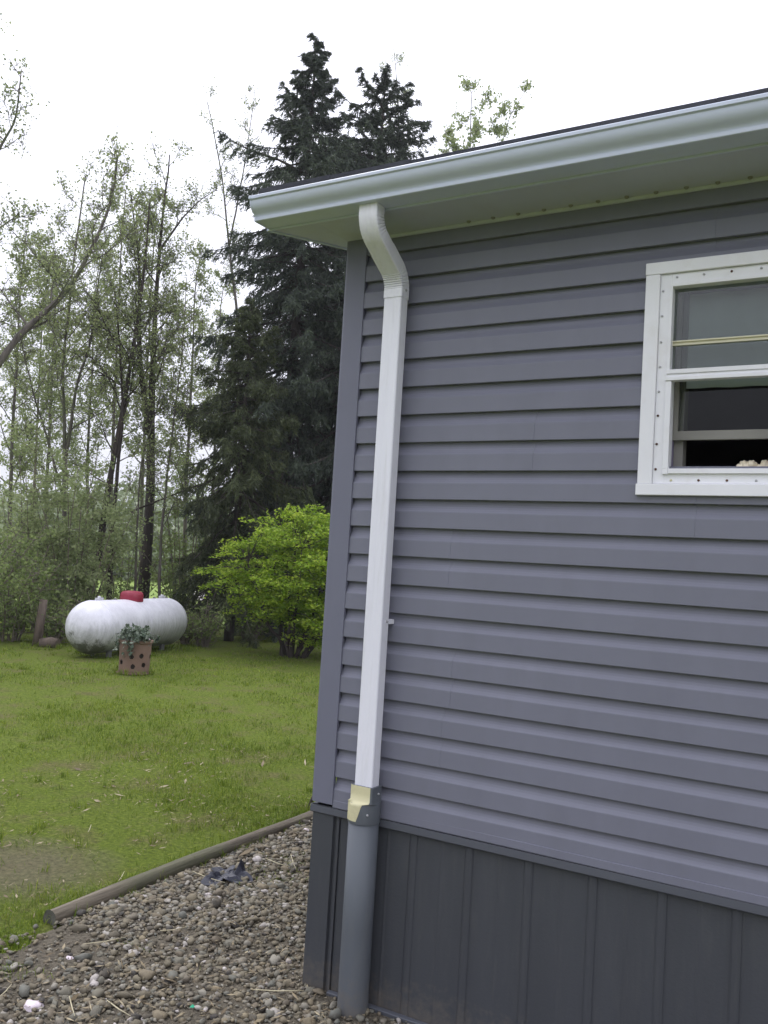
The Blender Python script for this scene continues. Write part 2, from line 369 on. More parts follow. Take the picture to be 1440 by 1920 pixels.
# one sheet: dense near the house, coarse to the horizon
edge = [-600, -200, -80, -40, -26] + list(np.linspace(-18, 4, 90)) + [8, 16, 40, 100, 300, 600]
ey = [-600, -100, -30, -10] + list(np.linspace(-5, 18, 90)) + [24, 34, 60, 120, 300, 700]
X, Y = np.meshgrid(np.array(edge), np.array(ey), indexing='ij')
V = np.stack([X, Y, gz(X, Y)], -1).reshape(-1, 3); nx, ny = X.shape
i = np.arange(nx-1)[:, None]*ny; j = np.arange(ny-1)[None]
gb.addq(V, np.stack([i+j, i+ny+j, i+ny+j+1, i+j+1], -1).reshape(-1, 4), True)
tag(gb.build('ground', MT['ground']), kind='structure')
def field_z(X, Y): return gz(X, Y)+0.012
fb = MB()
a0, a1 = 0, 0
pts = [on_ground(px, d) for px, d in ((-400, 21), (100, 21.5), (330, 19.5), (480, 19.5), (900, 21), (1500, 24), (1900, 34), (2100, 160), (1100, 190), (400, 190), (-500, 150))]
fb.add([(p[0], p[1], 0.03) for p in pts], [tuple(range(len(pts)))[::-1]])
tag(fb.build('field', MT['field']), kind='structure')
rb = MB()
pts = [on_ground(px, d) for px, d in ((360, 30), (900, 30), (1700, 38), (1750, 47), (900, 37), (360, 37))]
rb.add([(p[0], p[1], 0.04) for p in pts], [(5, 4, 3, 2, 1, 0)])
tag(rb.build('road', painted('pale_road', (0.5, 0.47, 0.47), 0.95, 0.15, 20, 0.2)), kind='structure')

LOG_A = np.array([-1.135, -0.20]); LOG_B = np.array([-1.285, 3.3])
def log_x(y): return LOG_A[0]+(LOG_B[0]-LOG_A[0])*(y-LOG_A[1])/(LOG_B[1]-LOG_A[1])
def bed_mask(x, y):
    """1 where gravel lies, fading into the turf left of the log's near end"""
    left = np.where(y > -0.2, log_x(y)+0.01, -1.15+0.9*np.clip(-0.2-y, 0, 0.9)*0.35)
    ok = (x > left) & (x < 13) & (y > -2.2) & (y < 3.3)
    return ok
bb = MB()
bx = np.linspace(-1.45, 3.0, 60); by = np.linspace(-2.3, 3.4, 90)
bb_p = [(-1.12, -0.2), (-1.27, 3.3), (0.05, 3.3), (0.05, 0.03), (12.5, 0.03), (12.5, -1.3), (3, -1.6), (0.9, -2.2), (-0.3, -2.3)]
for t_ in np.linspace(0, 1, 60):     # ragged left margin where turf creeps in
    x_, y_ = -0.75-0.33*t_-0.12*math.sin(t_*3.1), -2.2+2.0*t_
    bb_p.append((x_+0.16*(vnoise(0, y_, 81, 4.0)-0.5)+0.10*(vnoise(0, y_, 82, 13.0)-0.5), y_))
bb.add([(x, y, 0.012) for x, y in bb_p], [tuple(range(len(bb_p)))[::-1]])
tag(bb.build('gravel_bed', MT['bed']), kind='structure')

# gravel stones
def ico(sub=1):
    t = (1+5**0.5)/2
    v = [(-1, t, 0), (1, t, 0), (-1, -t, 0), (1, -t, 0), (0, -1, t), (0, 1, t), (0, -1, -t), (0, 1, -t), (t, 0, -1), (t, 0, 1), (-t, 0, -1), (-t, 0, 1)]
    f = [(0, 11, 5), (0, 5, 1), (0, 1, 7), (0, 7, 10), (0, 10, 11), (1, 5, 9), (5, 11, 4), (11, 10, 2), (10, 7, 6), (7, 1, 8), (3, 9, 4), (3, 4, 2), (3, 2, 6), (3, 6, 8), (3, 8, 9), (4, 9, 5), (2, 4, 11), (6, 2, 10), (8, 6, 7), (9, 8, 1)]
    v = [np.array(p)/np.linalg.norm(p) for p in v]
    for _ in range(sub):
        c = {}; nf = []
        def mid(a, b):
            k = (min(a, b), max(a, b))
            if k not in c: p = v[a]+v[b]; v.append(p/np.linalg.norm(p)); c[k] = len(v)-1
            return c[k]
        for a, b, d in f:
            x, y, z = mid(a, b), mid(b, d), mid(d, a); nf += [(a, x, z), (b, y, x), (d, z, y), (x, y, z)]
        f = nf
    return np.array(v), np.array(f)
IV, IF = ico(1)
def rand_rot(n):
    q = rng.normal(size=(n, 4)); q /= np.linalg.norm(q, axis=1, keepdims=True); w, x, y, z = q.T
    return np.stack([np.stack([1-2*(y*y+z*z), 2*(x*y-z*w), 2*(x*z+y*w)], -1), np.stack([2*(x*y+z*w), 1-2*(x*x+z*z), 2*(y*z-x*w)], -1), np.stack([2*(x*z-y*w), 2*(y*z+x*w), 1-2*(x*x+y*y)], -1)], 1)
def stones(px, py, pz, r, flat=0.75):
    n = len(px)
    shp = np.stack([r*rng.uniform(0.8, 1.45, n), r*rng.uniform(0.6, 1.05, n), r*rng.uniform(0.45, 0.85, n)], 1)
    base = IV[None]*(1+0.22*rng.normal(size=(n, len(IV), 1)).clip(-1.4, 1.4)*0.85)
    V = base*shp[:, None]
    yaw = rng.uniform(0, 2*np.pi, n); tl = rng.normal(0, 0.35, n)
    c, s = np.cos(tl), np.sin(tl)
    V = np.stack([V[..., 0], V[..., 1]*c[:, None]-V[..., 2]*s[:, None], V[..., 1]*s[:, None]+V[..., 2]*c[:, None]], -1)
    c, s = np.cos(yaw), np.sin(yaw)
    V = np.stack([V[..., 0]*c[:, None]-V[..., 1]*s[:, None], V[..., 0]*s[:, None]+V[..., 1]*c[:, None], V[..., 2]], -1)
    V += np.stack([px, py, pz], -1)[:, None]
    F = IF[None]+(np.arange(n)*len(IV))[:, None, None]
    return V.reshape(-1, 3), F.reshape(-1, 3)
n = 96000
sx = rng.uniform(-1.5, 1.0, n); sy = rng.uniform(-1.5, 3.2, n)
inside_house = (sx > -0.01) & (sy > -0.01)
left = np.where(sy > -0.2, log_x(sy)+0.045, -1.20+0.15*fbm(sx, sy, 5, 2.0))
dl = sx-left
keep = (~inside_house) & (dl > 0)
thin = np.where(sy < -0.2, np.clip((sx+1.25-0.5*fbm(sx, sy, 8, 2.5))/0.6, 0.25, 1), 1.0)   # fewer stones where turf creeps in
thin = thin*np.clip(1.5-1.4*fbm(sx, sy, 11, 1.7), 0.35, 1)
keep &= rng.uniform(size=n) < thin
sx, sy = sx[keep], sy[keep]
sr = np.clip(rng.lognormal(math.log(0.0078), 0.42, len(sx)), 0.0035, 0.024)
sr = np.where(rng.uniform(size=len(sx)) < 0.35, sr*0.55, sr)
sz = 0.012+sr*rng.uniform(-0.2, 0.55, len(sx))+0.006*rng.uniform(size=len(sx))
sb = MB(); V, F = stones(sx, sy, sz, sr); sb.addq(V, F, True)
tag(sb.build('gravel', MT['stone']), kind='stuff')

# grass blades
def blades(x, y, h, w, lean):
    n = len(x); a = rng.uniform(0, 2*np.pi, n); b = rng.uniform(0, 2*np.pi, n)
    dx, dy = np.cos(a)*w/2, np.sin(a)*w/2; lx, ly = np.cos(b)*lean*h, np.sin(b)*lean*h
    z0 = gz(x, y)-0.004
    P = np.empty((n, 5, 3))
    P[:, 0] = np.stack([x-dx, y-dy, z0], -1); P[:, 1] = np.stack([x+dx, y+dy, z0], -1)
    P[:, 2] = np.stack([x+dx*0.8+lx*0.4, y+dy*0.8+ly*0.4, z0+h*0.6], -1); P[:, 3] = np.stack([x-dx*0.8+lx*0.4, y-dy*0.8+ly*0.4, z0+h*0.6], -1)
    P[:, 4] = np.stack([x+lx, y+ly, z0+h*np.clip(1-0.3*lean, 0.3, 1)], -1)
    o = np.arange(n)[:, None]*5
    return P.reshape(-1, 3), np.concatenate([o+0, o+1, o+2, o+3], 1), np.concatenate([o+3, o+2, o+4], 1)
n = 330000
ang = rng.uniform(R_(14), R_(76), n); rad = 3.4*np.exp(rng.uniform(0, math.log(26/3.4), n))
gx = CAM[0]-0.3-np.sin(ang)*rad; gy = CAM[1]-0.2+np.cos(ang)*rad
pat = fbm(gx, gy, 21, 1.1); fine = fbm(gx, gy, 31, 4.0)
dens = np.clip((pat-0.36)*3.8, 0.10, 1)*np.clip(0.45+1.3*(fbm(gx, gy, 25, 2.6)-0.2), 0.35, 1)*np.clip(0.35+fine*1.2, 0.3, 1)
lawn = (gx < np.where(gy > -0.2, log_x(gy)-0.03, -1.10+0.25*(fbm(gx, gy, 83, 5.0)-0.5)+0.165*np.clip(-0.2-gy, 0, 2))) & ~((gx > -0.05) & (gy > -0.05))
bare = np.exp(-(((gx+1.80)/0.5)**2+((gy-0.15)/0.42)**2)*0.9)*(0.25+0.9*fbm(gx, gy, 41, 2.2))
dens *= np.clip(1.12-1.25*bare, 0.05, 1)
inbed = (gx > -1.3) & (gx < -0.35) & (gy < -0.15) & (gy > -1.4)
bedd = np.clip((fbm(gx, gy, 51, 3.0)-0.44)*3.5, 0, 1)*np.clip((-0.45-gx)/0.5, 0.03, 1)*0.9
weed = ((gx+0.80)**2/0.05+(gy-0.95)**2/0.12 < 1) & (rng.uniform(size=n) < 0.5)
p = np.where(lawn, dens, np.where(inbed, bedd, 0.0)); p = np.where(weed & (gx > log_x(gy)), 0.8, p)
keep = rng.uniform(size=n) < p
gx, gy, rad, fine, pat = gx[keep], gy[keep], rad[keep], fine[keep], pat[keep]
gh = (0.018+0.027*fine)*rng.uniform(0.6, 1.35, len(gx))*np.clip(0.7+pat, 0.8, 1.4)
gw = 0.0032*np.clip(rad/5, 0.8, 5)**0.85*rng.uniform(0.7, 1.3, len(gx))
gl = np.abs(rng.normal(0.7, 0.55, len(gx)))
tx, ty, th_ = [], [], []
for k in range(150):
    y_ = rng.uniform(-0.25, 3.2); c_ = (log_x(y_)-0.045-abs(rng.normal(0, 0.02)), y_) if rng.uniform() < 0.85 else (log_x(y_)+0.05, y_)
    q_ = int(rng.uniform(5, 26)); tx += list(c_[0]+rng.normal(0, 0.014, q_)); ty += list(c_[1]+rng.normal(0, 0.022, q_)); th_ += list(rng.uniform(0.025, 0.085, q_))
for (cx_, cy_, rr_, q_) in ((-6.58, 5.50, 0.22, 260), (-8.25, 6.75, 0.5, 300), (-8.5, 7.8, 0.5, 300), (-9.4, 6.35, 0.25, 200)):
    a_ = rng.uniform(0, 6.283, q_); tx += list(cx_+np.cos(a_)*rr_*rng.uniform(0.9, 1.2, q_)); ty += list(cy_+np.sin(a_)*rr_*rng.uniform(0.9, 1.2, q_)); th_ += list(rng.uniform(0.04, 0.12, q_))
for k in range(420):         # coarser clumps and weeds through the lawn
    a_ = rng.uniform(R_(16), R_(74)); d_ = 4.2*math.exp(rng.uniform(0, 1.4)); cx_, cy_ = CAM[0]-math.sin(a_)*d_, CAM[1]+math.cos(a_)*d_
    if cx_ > log_x(cy_)-0.1 or cx_ > -0.1 and cy_ > -0.1 or (cy_ < -0.2 and cx_ > -1.25): continue
    q_ = int(rng.uniform(8, 30)); tx += list(cx_+rng.normal(0, 0.02, q_)); ty += list(cy_+rng.normal(0, 0.02, q_)); th_ += list(rng.uniform(0.03, 0.07, q_))
tx, ty, th_ = map(np.array, (tx, ty, th_))
gx = np.concatenate([gx, tx]); gy = np.concatenate([gy, ty]); gh = np.concatenate([gh, th_]); gl = np.concatenate([gl, np.abs(rng.normal(0.5, 0.35, len(tx)))])
gw = np.concatenate([gw, 0.0034*np.clip(np.hypot(tx-CAM[0], ty-CAM[1])/5, 0.8, 4)**0.85*rng.uniform(0.7, 1.3, len(tx))])
ga = MB(); V, Q, T = blades(gx, gy, gh, gw, gl)
ga.addq(V, Q, False); ga.big.append((T, False))
tag(ga.build('grass', MT['grassblade']), kind='stuff')

# dead bits of leaf and straw scattered over the gravel and worn turf
n = 9000
lx = rng.uniform(-3.2, 0.6, n); ly = rng.uniform(-1.5, 3.0, n)
k = ~((lx > -0.03) & (ly > -0.03)) & (fbm(lx, ly, 71, 1.6) > 0.42); lx, ly = lx[k], ly[k]; n = len(lx)
a = rng.uniform(0, 2*np.pi, n); L = rng.lognormal(math.log(0.022), 0.5, n); wd = L*rng.uniform(0.05, 0.28, n)
d = np.stack([np.cos(a), np.sin(a), rng.normal(0, 0.22, n)], 1)*L[:, None]/2; u = np.stack([-np.sin(a), np.cos(a), rng.normal(0, 0.3, n)], 1)*wd[:, None]/2
c = np.stack([lx, ly, np.where(lx > log_x(ly), 0.030, 0.012)+rng.uniform(0, 0.006, n)], 1)
P = np.stack([c-d, c+u, c+d, c-u], 1).reshape(-1, 3); lb_ = MB(); lb_.addq(P, np.arange(n*4).reshape(-1, 4))
MT['litter'] = leafy('dead_litter', [(0.15, (0.09, 0.065, 0.04)), (0.5, (0.22, 0.17, 0.10)), (0.85, (0.42, 0.36, 0.24))], 0.1, 3.0)
tag(lb_.build('litter', MT['litter']), kind='stuff')

# ================================================================== HOUSE
LAP = 0.1016; Z0 = 2.60
house = empty('mobile_home', (0, 0, 0), 'grey vinyl sided mobile home with white gutter, downspout and small window', 'house')
XE, YE = 12.0, 4.6
BASE = [(1.0, 0.012, -0.003)]
def lap_profile():
    h = LAP
    return [(h+0.014, 0.0010), (h, 0.0007), (h*0.93, 0.0011), (h*0.85, 0.0026), (h*0.77, 0.0055), (h*0.69, 0.0100), (h*0.62, 0.0152), (h*0.575, 0.0190), (h*0.55, 0.0196),
            (h*0.25, 0.0201), (0.0016, 0.0206), (0.0, 0.0198), (0.0005, 0.0030), (0.006, 0.0022)]
def lap_wall(b, u0, u1, tops, fn, holes=(), splice=True):
    prof = lap_profile()
    for i, zb in tops:
        segs = [(u0, u1)]
        for (h0, h1, hz0, hz1) in holes:
            if zb >= hz0-1e-4 and zb+LAP <= hz1+1e-4: segs = [(u0, h0), (h1, u1)]
        for a, e in segs:
            us = [a]; k = a
            while k < min(e, 3.2)-0.26: k += 0.2+0.06*random.random(); us.append(k)
            while us[-1] < e-1.2: us.append(us[-1]+0.9)
            us.append(e)
            r = random.Random(i//2*31+7); sp = a+0.25+r.random()*3.1 if splice else 1e9
            cols = []
            for u in us: cols.append((u, 0.0 if u > sp else 0.0011))
            if a < sp < e: cols += [(sp, 0.0011), (sp+0.0006, 0.0)]
            cols.sort()
            V = []
            for u, o in cols:
                wv = 0.0011*math.sin(u*2.3+i*1.7)+0.0007*math.sin(u*5.9+i*0.6); wz = 0.0006*math.sin(u*3.1+i*2.2)
                V += [fn(u, y+o+wv*(0.4 if k < 3 else 1), zb+z+wz) for k, (z, y) in enumerate(prof)]
            n_ = len(prof); i0 = np.arange(len(cols)-1)[:, None]*n_; j = np.arange(n_-1)[None]
            Q = np.stack([i0+j, i0+j+1, i0+n_+j+1, i0+n_+j], -1).reshape(-1, 4)
            b.addq(V, Q, False)
tops = [(i, Z0-i*LAP) for i in range(-1, 20)]
b = MB()
lap_wall(b, 0.086, XE, tops, lambda u, d, z: (u, -d, max(0.674, min(z, 2.762))), holes=[(1.165, 1.615, 1.885, 2.50)])
sid = b.build('siding', MT['siding'], house)
b = MB()
lap_wall(b, 0.086, YE, [(i, Z0-i*LAP) for i in range(-1, 19)], lambda u, d, z: (0.012-d, u, min(z, 2.77)), splice=False)
b.add([(0.008, 0.0, 2.765), (0.008, YE, 2.765), (0.008, YE, 2.80), (0.008, YE/2, 3.22), (0.008, 0.0, 2.80)], [(0, 1, 2, 3, 4)][::-1])
b.build('gable_siding', MT['siding'], house)
b = MB(); b.box(0.03, XE, YE-0.05, YE, 0.05, 2.76); b.box(XE-0.05, XE, 0.02, YE-0.051, 0.05, 2.76); b.build('wall', MT['siding'], house)
# corner post: two broad faces with a shadow channel behind each lip
b = MB()
prof = [(0.086, -0.008), (0.0885, -0.0225), (0.0875, -0.0262), (0.004, -0.0268), (0.0005, -0.0245), (0.0, -0.021), (-0.0045, -0.021), (-0.0048, 0.0885), (0.012, 0.086), (0.012, -0.008)]
zs_ = np.linspace(0.672, 2.775, 12)
b.extrude(prof, lambda z: [(x+0.0006*math.sin(z*4), y+0.0005*math.sin(z*5+1), z) for x, y in prof], zs_)
b.build('corner_post', MT['corner'], house)
# starter trim under the last course and the skirting's top rail
b = MB()
prof = [(-0.0198, 0.686), (-0.0215, 0.6885), (-0.024, 0.687), (-0.0243, 0.664), (-0.0225, 0.661), (-0.006, 0.661), (-0.006, 0.686)]
b.extrude(prof, lambda x: [(x, y+0.0009*math.sin(x*3.7), z+0.0012*math.sin(x*2.9)) for y, z in prof], np.linspace(0.0885, XE, 50))
prof2 = [(-p[0]-0.0, p[1]) for p in prof]
b.build('starter_trim', MT['siding'], house)
b = MB()
def rail(x0, x1, f):
    pr = [(-0.0185, 0.6595), (-0.0195, 0.636), (-0.0155, 0.632), (-0.001, 0.632), (-0.001, 0.6595)]
    b.extrude(pr, lambda x: [f(x, y, z) for y, z in pr], np.linspace(x0, x1, 40))
rail(-0.008, XE, lambda x, y, z: (x, y-0.006, z))
rail(-0.02, YE, lambda x, y, z: (y+0.009, x, z))
b.build('skirting_rail', MT['skirttrim'], house)
# skirting: ribbed upright panels
def rib_profile(x0, x1, ribs, base=-0.004):
    p = [(x0, base)]
    for r in ribs:
        if x0+0.03 < r < x1-0.03:
            p += [(r-0.021, base), (r-0.013, base-0.0065), (r-0.003, base-0.0085), (r+0.003, base-0.0085), (r+0.010, base-0.0055), (r+0.0125, base-0.0015), (r+0.0145, base-0.0015), (r+0.018, base)]
        # a shallow reed midway, as pressed into the sheet
        q = r+0.105
        if x0+0.03 < q < x1-0.03: p += [(q-0.008, base), (q, base-0.0016), (q+0.008, base)]
    p += [(x1, base)]; return p
ribs = [0.2115+0.2105*k for k in range(56)]
b = MB(); pr = rib_profile(0.116, XE, ribs)
b.extrude(pr, lambda z: [(x, y+0.0007*math.sin(x*9+z*6), z) for x, y in pr], np.linspace(0.015, 0.6335, 5), closed=False)
pr2 = rib_profile(0.10, YE, ribs)
b.extrude(pr2, lambda z: [(y+0.006, x, z) for x, y in pr2], np.linspace(0.015, 0.6335, 3), closed=False)
b.build('skirting', MT['skirt'], house)
b = MB()
prof = [(0.114, -0.004), (0.1135, -0.0105), (0.103, -0.0105), (0.1025, -0.0045), (0.094, -0.0045), (0.0905, -0.0165), (0.0015, -0.0170), (0.0, -0.0155), (0.0, 0.095), (0.02, 0.095), (0.02, 0.01), (0.114, 0.01)]
b.extrude(prof, lambda z: [(x, y, z) for x, y in prof], np.linspace(0.012, 0.6325, 4))
b.build('skirting_corner', MT['skirt'], house)
b = MB()
pr = [(-0.011, 0.006), (-0.030, 0.008), (-0.031, 0.020), (-0.0285, 0.0225), (-0.013, 0.024)]
b.extrude(pr, lambda x: [(x, y, z+0.004*math.sin(x*2.2)) for y, z in pr], np.linspace(0.116, XE, 40))
b.build('skirting_foot_rail', MT['skirttrim'], house)

# eave: flat soffit, rising rake soffit, fascia, roof
FY, XL = -0.235, -0.222; PT = 0.2
b = MB()
xs = [0.0]
while xs[-1] < XE: xs.append(xs[-1]+0.305)
V = []; F = []
for k in range(len(xs)-1):      # panels with a narrow groove between
    x0, x1 = xs[k]+0.0002, xs[k+1]-0.0002
    n0 = len(V)
    V += [(x0, FY+0.002, 2.765), (x1, FY+0.002, 2.765), (x1, -0.001, 2.765), (x0, -0.001, 2.765), (x0, FY+0.002, 2.770), (x1, FY+0.002, 2.770), (x1, -0.001, 2.770), (x0, -0.001, 2.770)]
    F += [(n0, n0+3, n0+2, n0+1), (n0, n0+1, n0+5, n0+4), (n0+1, n0+2, n0+6, n0+5), (n0+3, n0, n0+4, n0+7)]
b.add(V, F); b.add([(-0.001, FY, 2.771), (XE, FY, 2.771), (XE, 0.0, 2.771), (-0.001, 0.0, 2.771)], [(3, 2, 1, 0)])
sof = b.build('soffit', MT['soffit'], house)
b = MB(); b.box(0.09, XE, -0.030, -0.0185, 2.7535, 2.7642)
b.build('soffit_channel', MT['soffit'], sof)
for k in range(16):  # heads widened to take in their blurred shadow
    b = MB(); x = 0.512+0.0925*k; b.lathe([(0.0001, -0.006), (0.005, -0.005), (0.0075, -0.002), (0.0078, 0.001)], 10, (x, -0.038, 2.7645))
    b.build('shaded_nail', MT['shaded_nail'], sof)
def rake(y): return 2.766+PT*(y-FY)
b = MB()
ry = YE/2
b.add([(XL, FY, rake(FY)), (0.0, FY, rake(FY)), (0.0, ry, rake(ry)), (XL, ry, rake(ry))], [(0, 3, 2, 1)])
b.add([(0.002, FY, 2.771), (0.002, 0.0, 2.771), (0.002, 0, rake(0)), (0.002, FY, rake(FY)+0.006)], [(0, 1, 2, 3)])
b.add([(XL, ry, rake(ry)), (0.0, ry, rake(ry)), (0.0, YE-FY, rake(FY)), (XL, YE-FY, rake(FY))], [(0, 3, 2, 1)])
b.build('rake_soffit', MT['soffit'], house)
b = MB()
b.box(XL, XE+0.2, FY-0.003, FY+0.004, 2.762, 2.893)
for s in (0, 1):
    f = (lambda y: y) if s == 0 else (lambda y: YE-y)
    v = [(XL-0.004, f(FY), 2.762), (XL-0.004, f(ry), rake(ry)-0.004), (XL-0.004, f(ry), rake(ry)+0.128), (XL-0.004, f(FY), 2.893)]
    v += [(XL+0.014, y, z) for _, y, z in v]
    b.add(v, [(0, 1, 2, 3), (7, 6, 5, 4), (0, 4, 5, 1), (2, 6, 7, 3)])
b.build('fascia', MT['gutter'], house)
b = MB()
def rz(y): return 2.899+PT*(y-FY)
for s in (0, 1):
    f = (lambda y: y) if s == 0 else (lambda y: YE-y)
    b.add([(XL-0.02, f(FY-0.02), rz(FY-0.02)), (XE+0.25, f(FY-0.02), rz(FY-0.02)), (XE+0.25, f(ry), rz(ry)), (XL-0.02, f(ry), rz(ry)),
           (XL-0.02, f(FY-0.02), rz(FY-0.02)-0.006), (XE+0.25, f(FY-0.02), rz(FY-0.02)-0.006), (XE+0.25, f(ry), rz(ry)-0.006), (XL-0.02, f(ry), rz(ry)-0.006)],
          [(0, 1, 2, 3), (7, 6, 5, 4), (0, 4, 5, 1), (0, 3, 7, 4), (1, 5, 6, 2)])
for c in range(18):             # shingle tabs, course over course
    y0 = FY-0.028+c*0.145; x = XL-0.03-(c % 2)*0.16
    while x < (XE if c < 1 else 9):
        w = 0.32+0.02*random.random(); t = 0.009+0.010*random.random()**2+(0.008 if c == 0 and random.random() < 0.35 else 0)
        if c == 0 and x < 0.6: t += 0.012*(1-max(0, x)/0.6)
        d = 0.155; xa = max(x, XL-0.03)
        if xa < x+w-0.05:
            za, zb = rz(y0)+0.0015+t, rz(y0+d)+0.006
            b.add([(xa, y0-0.004*random.random(), rz(y0)+0.001), (x+w-0.0015, y0-0.004*random.random(), rz(y0)+0.001), (x+w-0.0015, y0, za), (xa, y0, za), (xa, y0+d, zb), (x+w-0.0015, y0+d, zb)],
                  [(0, 1, 2, 3), (3, 2, 5, 4), (0, 3, 4), (1, 5, 2)])
        x += w
b.build('roof', MT['shingle'], house)

# gutter
GT = 2.845
gp = [(-0.2395, 2.858), (-0.2395, 2.769), (-0.2420, 2.767), (-0.3185, 2.767), (-0.3215, 2.769), (-0.3222, 2.7795), (-0.3200, 2.7805), (-0.3215, 2.7850), (-0.3250, 2.7895), (-0.3310, 2.7940), (-0.3385, 2.7990), (-0.3450, 2.8050), (-0.3500, 2.8125), (-0.3528, 2.8200), (-0.3540, 2.8260), (-0.3542, 2.8310), (-0.3585, 2.8330), (-0.3615, 2.8345), (-0.3620, GT-0.001), (-0.3605, GT+0.001), (-0.3500, GT+0.001), (-0.3485, GT-0.002), (-0.3485, GT-0.008)]
b = MB()
xs = np.concatenate([np.linspace(-0.213, 3, 14), np.linspace(4, XE+0.2, 9)])
b.extrude(gp, lambda x: [(x, y+0.0008*math.sin(x*2.1), z+0.0012*math.sin(x*1.3+0.4)) for y, z in gp], xs, closed=False, smooth=True)
gut = b.build('gutter', MT['gutter'], house)
mo = gut.modifiers.new('edges', 'EDGE_SPLIT'); mo.split_angle = R_(32)
b = MB()
ep = [(y, z) for y, z in gp[:-3]]
b.add([(-0.2145, y, z) for y, z in ep]+[(-0.2125, y, z) for y, z in ep], [tuple(range(len(ep)))[::-1]] + [(k, k+1, k+1+len(ep), k+len(ep)) for k in range(len(ep)-1)])
# folded flange round the cap
def off(p, d):
    c = np.array([-0.29, 2.80]); v = np.array(p)-c; return tuple(c+v*(1+d/np.linalg.norm(v)))
fl = [off(p, 0.0016) for p in ep]
b.extrude(fl, lambda x: [(x, y, z) for y, z in fl], [-0.2150, -0.207], closed=False)
b.build('end_cap', MT['gutter'], gut)
# downspout with two crimped elbows
DX, DW, DD = 0.2575, 0.072, 0.051
def spout_profile(w, d):
    p = []; r = 0.006; hw, hd = w/2, d/2
    # front face (y = -hd) with shallow flutes, then round corners
    xs = np.linspace(-hw+r, hw-r, 17)
    for k, x in enumerate(xs): p.append((x, -hd+(0.0011 if k % 4 in (2,) else 0.0)))
    for a in (-60, -30): p.append((hw-r+r*math.cos(R_(a)), -hd+r+r*math.sin(R_(a))))
    ys = np.linspace(-hd+r, hd-r, 9)
    for k, y in enumerate(ys): p.append((hw-(0.0011 if k % 4 == 2 else 0), y))
    for a in (30, 60): p.append((hw-r+r*math.cos(R_(a)), hd-r+r*math.sin(R_(a))))
    for x in xs[::-4]: p.append((x, hd))
    for a in (120, 150): p.append((-hw+r+r*math.cos(R_(a)), hd-r+r*math.sin(R_(a))))
    for y in ys[::-1]: p.append((-hw, y))
    for a in (210, 240): p.append((-hw+r+r*math.cos(R_(a)), -hd+r+r*math.sin(R_(a))))
    return np.array(p)
SP = spout_profile(DW, DD)
b = MB()
b.extrude(SP, lambda z: np.stack([DX+SP[:, 0], -0.075+SP[:, 1], np.full(len(SP), z)], 1), [0.772, 1.2, 1.8, 2.535], smooth=True)
ds = b.build('downspout', MT['white'], house)
mo = ds.modifiers.new('edges', 'EDGE_SPLIT'); mo.split_angle = R_(35)
def elbow(path, w, d, bends, seed):
    """path: (y, z) centreline samples; bends: per-sample (amount, inner side sign)"""
    pts = np.array(path); k = len(pts); tg = np.gradient(pts, axis=0); tg /= np.linalg.norm(tg, axis=1, keepdims=True)
    prof = spout_profile(w, d); V = []
    s = np.concatenate([[0], np.cumsum(np.linalg.norm(np.diff(pts, axis=0), axis=1))])
    r_ = random.Random(seed)
    for i_ in range(k):
        t = tg[i_]; nrm = np.array([-t[1], t[0]])      # in the (y, z) plane, points to the wall side for a falling path
        if nrm[0] < 0: nrm = -nrm
        amt, side = bends[i_]
        rip = amt*max(0.0, math.cos(s[i_]*560))**3
        y_ = prof[:, 1]; inner = np.clip((y_*side)/(d/2)*1.0+0.35, 0, 1)
        k_ = 1-rip*inner
        px_ = prof[:, 0]*(1-0.5*rip*(0.3+inner)); py_ = y_*k_
        V.append(np.stack([DX+px_, pts[i_][0]+nrm[0]*py_, pts[i_][1]+nrm[1]*py_], 1))
    bb_ = MB(); n_ = len(prof); V = np.concatenate(V)
    i0 = np.arange(k-1)[:, None]*n_; j = np.arange(n_)[None]; j1 = (j+1) % n_
    bb_.addq(V, np.stack([i0+j, i0+j1, i0+n_+j1, i0+n_+j], -1).reshape(-1, 4), True)
    return bb_
def arc_path(y0, z0, y1, z1, ang, ns=34):
    """straight fall, bend by ang toward the wall, short straight"""
    return
yA, yB = -0.272, -0.075
zt, zb_ = 2.772, 2.522
P = []; Bn = []
th = R_(60); Rr = 0.085
# first bend starts
z1 = 2.744
for z in np.linspace(zt, z1, 6)[:-1]: P.append((yA, z)); Bn.append((0, -1))
for a in np.linspace(0, th, 120): P.append((yA+Rr*(1-math.cos(a)), z1-Rr*math.sin(a))); Bn.append((0.24*math.sin(math.pi*a/th)**0.5 if 0 < a < th else 0, 1))
e1 = P[-1]
tot_y = yB-yA; bend_y = Rr*(1-math.cos(th)); straight = (tot_y-2*bend_y)/math.sin(th)
mid = (e1[0]+math.sin(th)*straight*0.5, e1[1]-math.cos(th)*straight*0.5)
P1 = P+[(e1[0]+(mid[0]-e1[0])*q, e1[1]+(mid[1]-e1[1])*q) for q in (0.5, 1.0)]; B1 = Bn+[(0, 1), (0, 1)]
e2 = (e1[0]+math.sin(th)*straight, e1[1]-math.cos(th)*straight)
P2 = [(mid[0]+(e2[0]-mid[0])*q, mid[1]+(e2[1]-mid[1])*q) for q in (-0.25, 0.5)]; B2 = [(0, -1), (0, -1)]
for a in np.linspace(0, th, 120):
    P2.append((e2[0]+Rr*(math.sin(th)*math.sin(a)/1-(1-math.cos(a))*math.cos(th))*1.0, e2[1]-Rr*(math.cos(th)*math.sin(a)+(1-math.cos(a))*math.sin(th))))
    Bn2 = 0.24*math.sin(math.pi*a/th)**0.5 if 0 < a < th else 0
    B2.append((Bn2, -1))
e3 = P2[-1]
P2 += [(e3[0], e3[1]-0.012), (e3[0], e3[1]-0.03)]; B2 += [(0, -1), (0, -1)]
YS = e3[0]
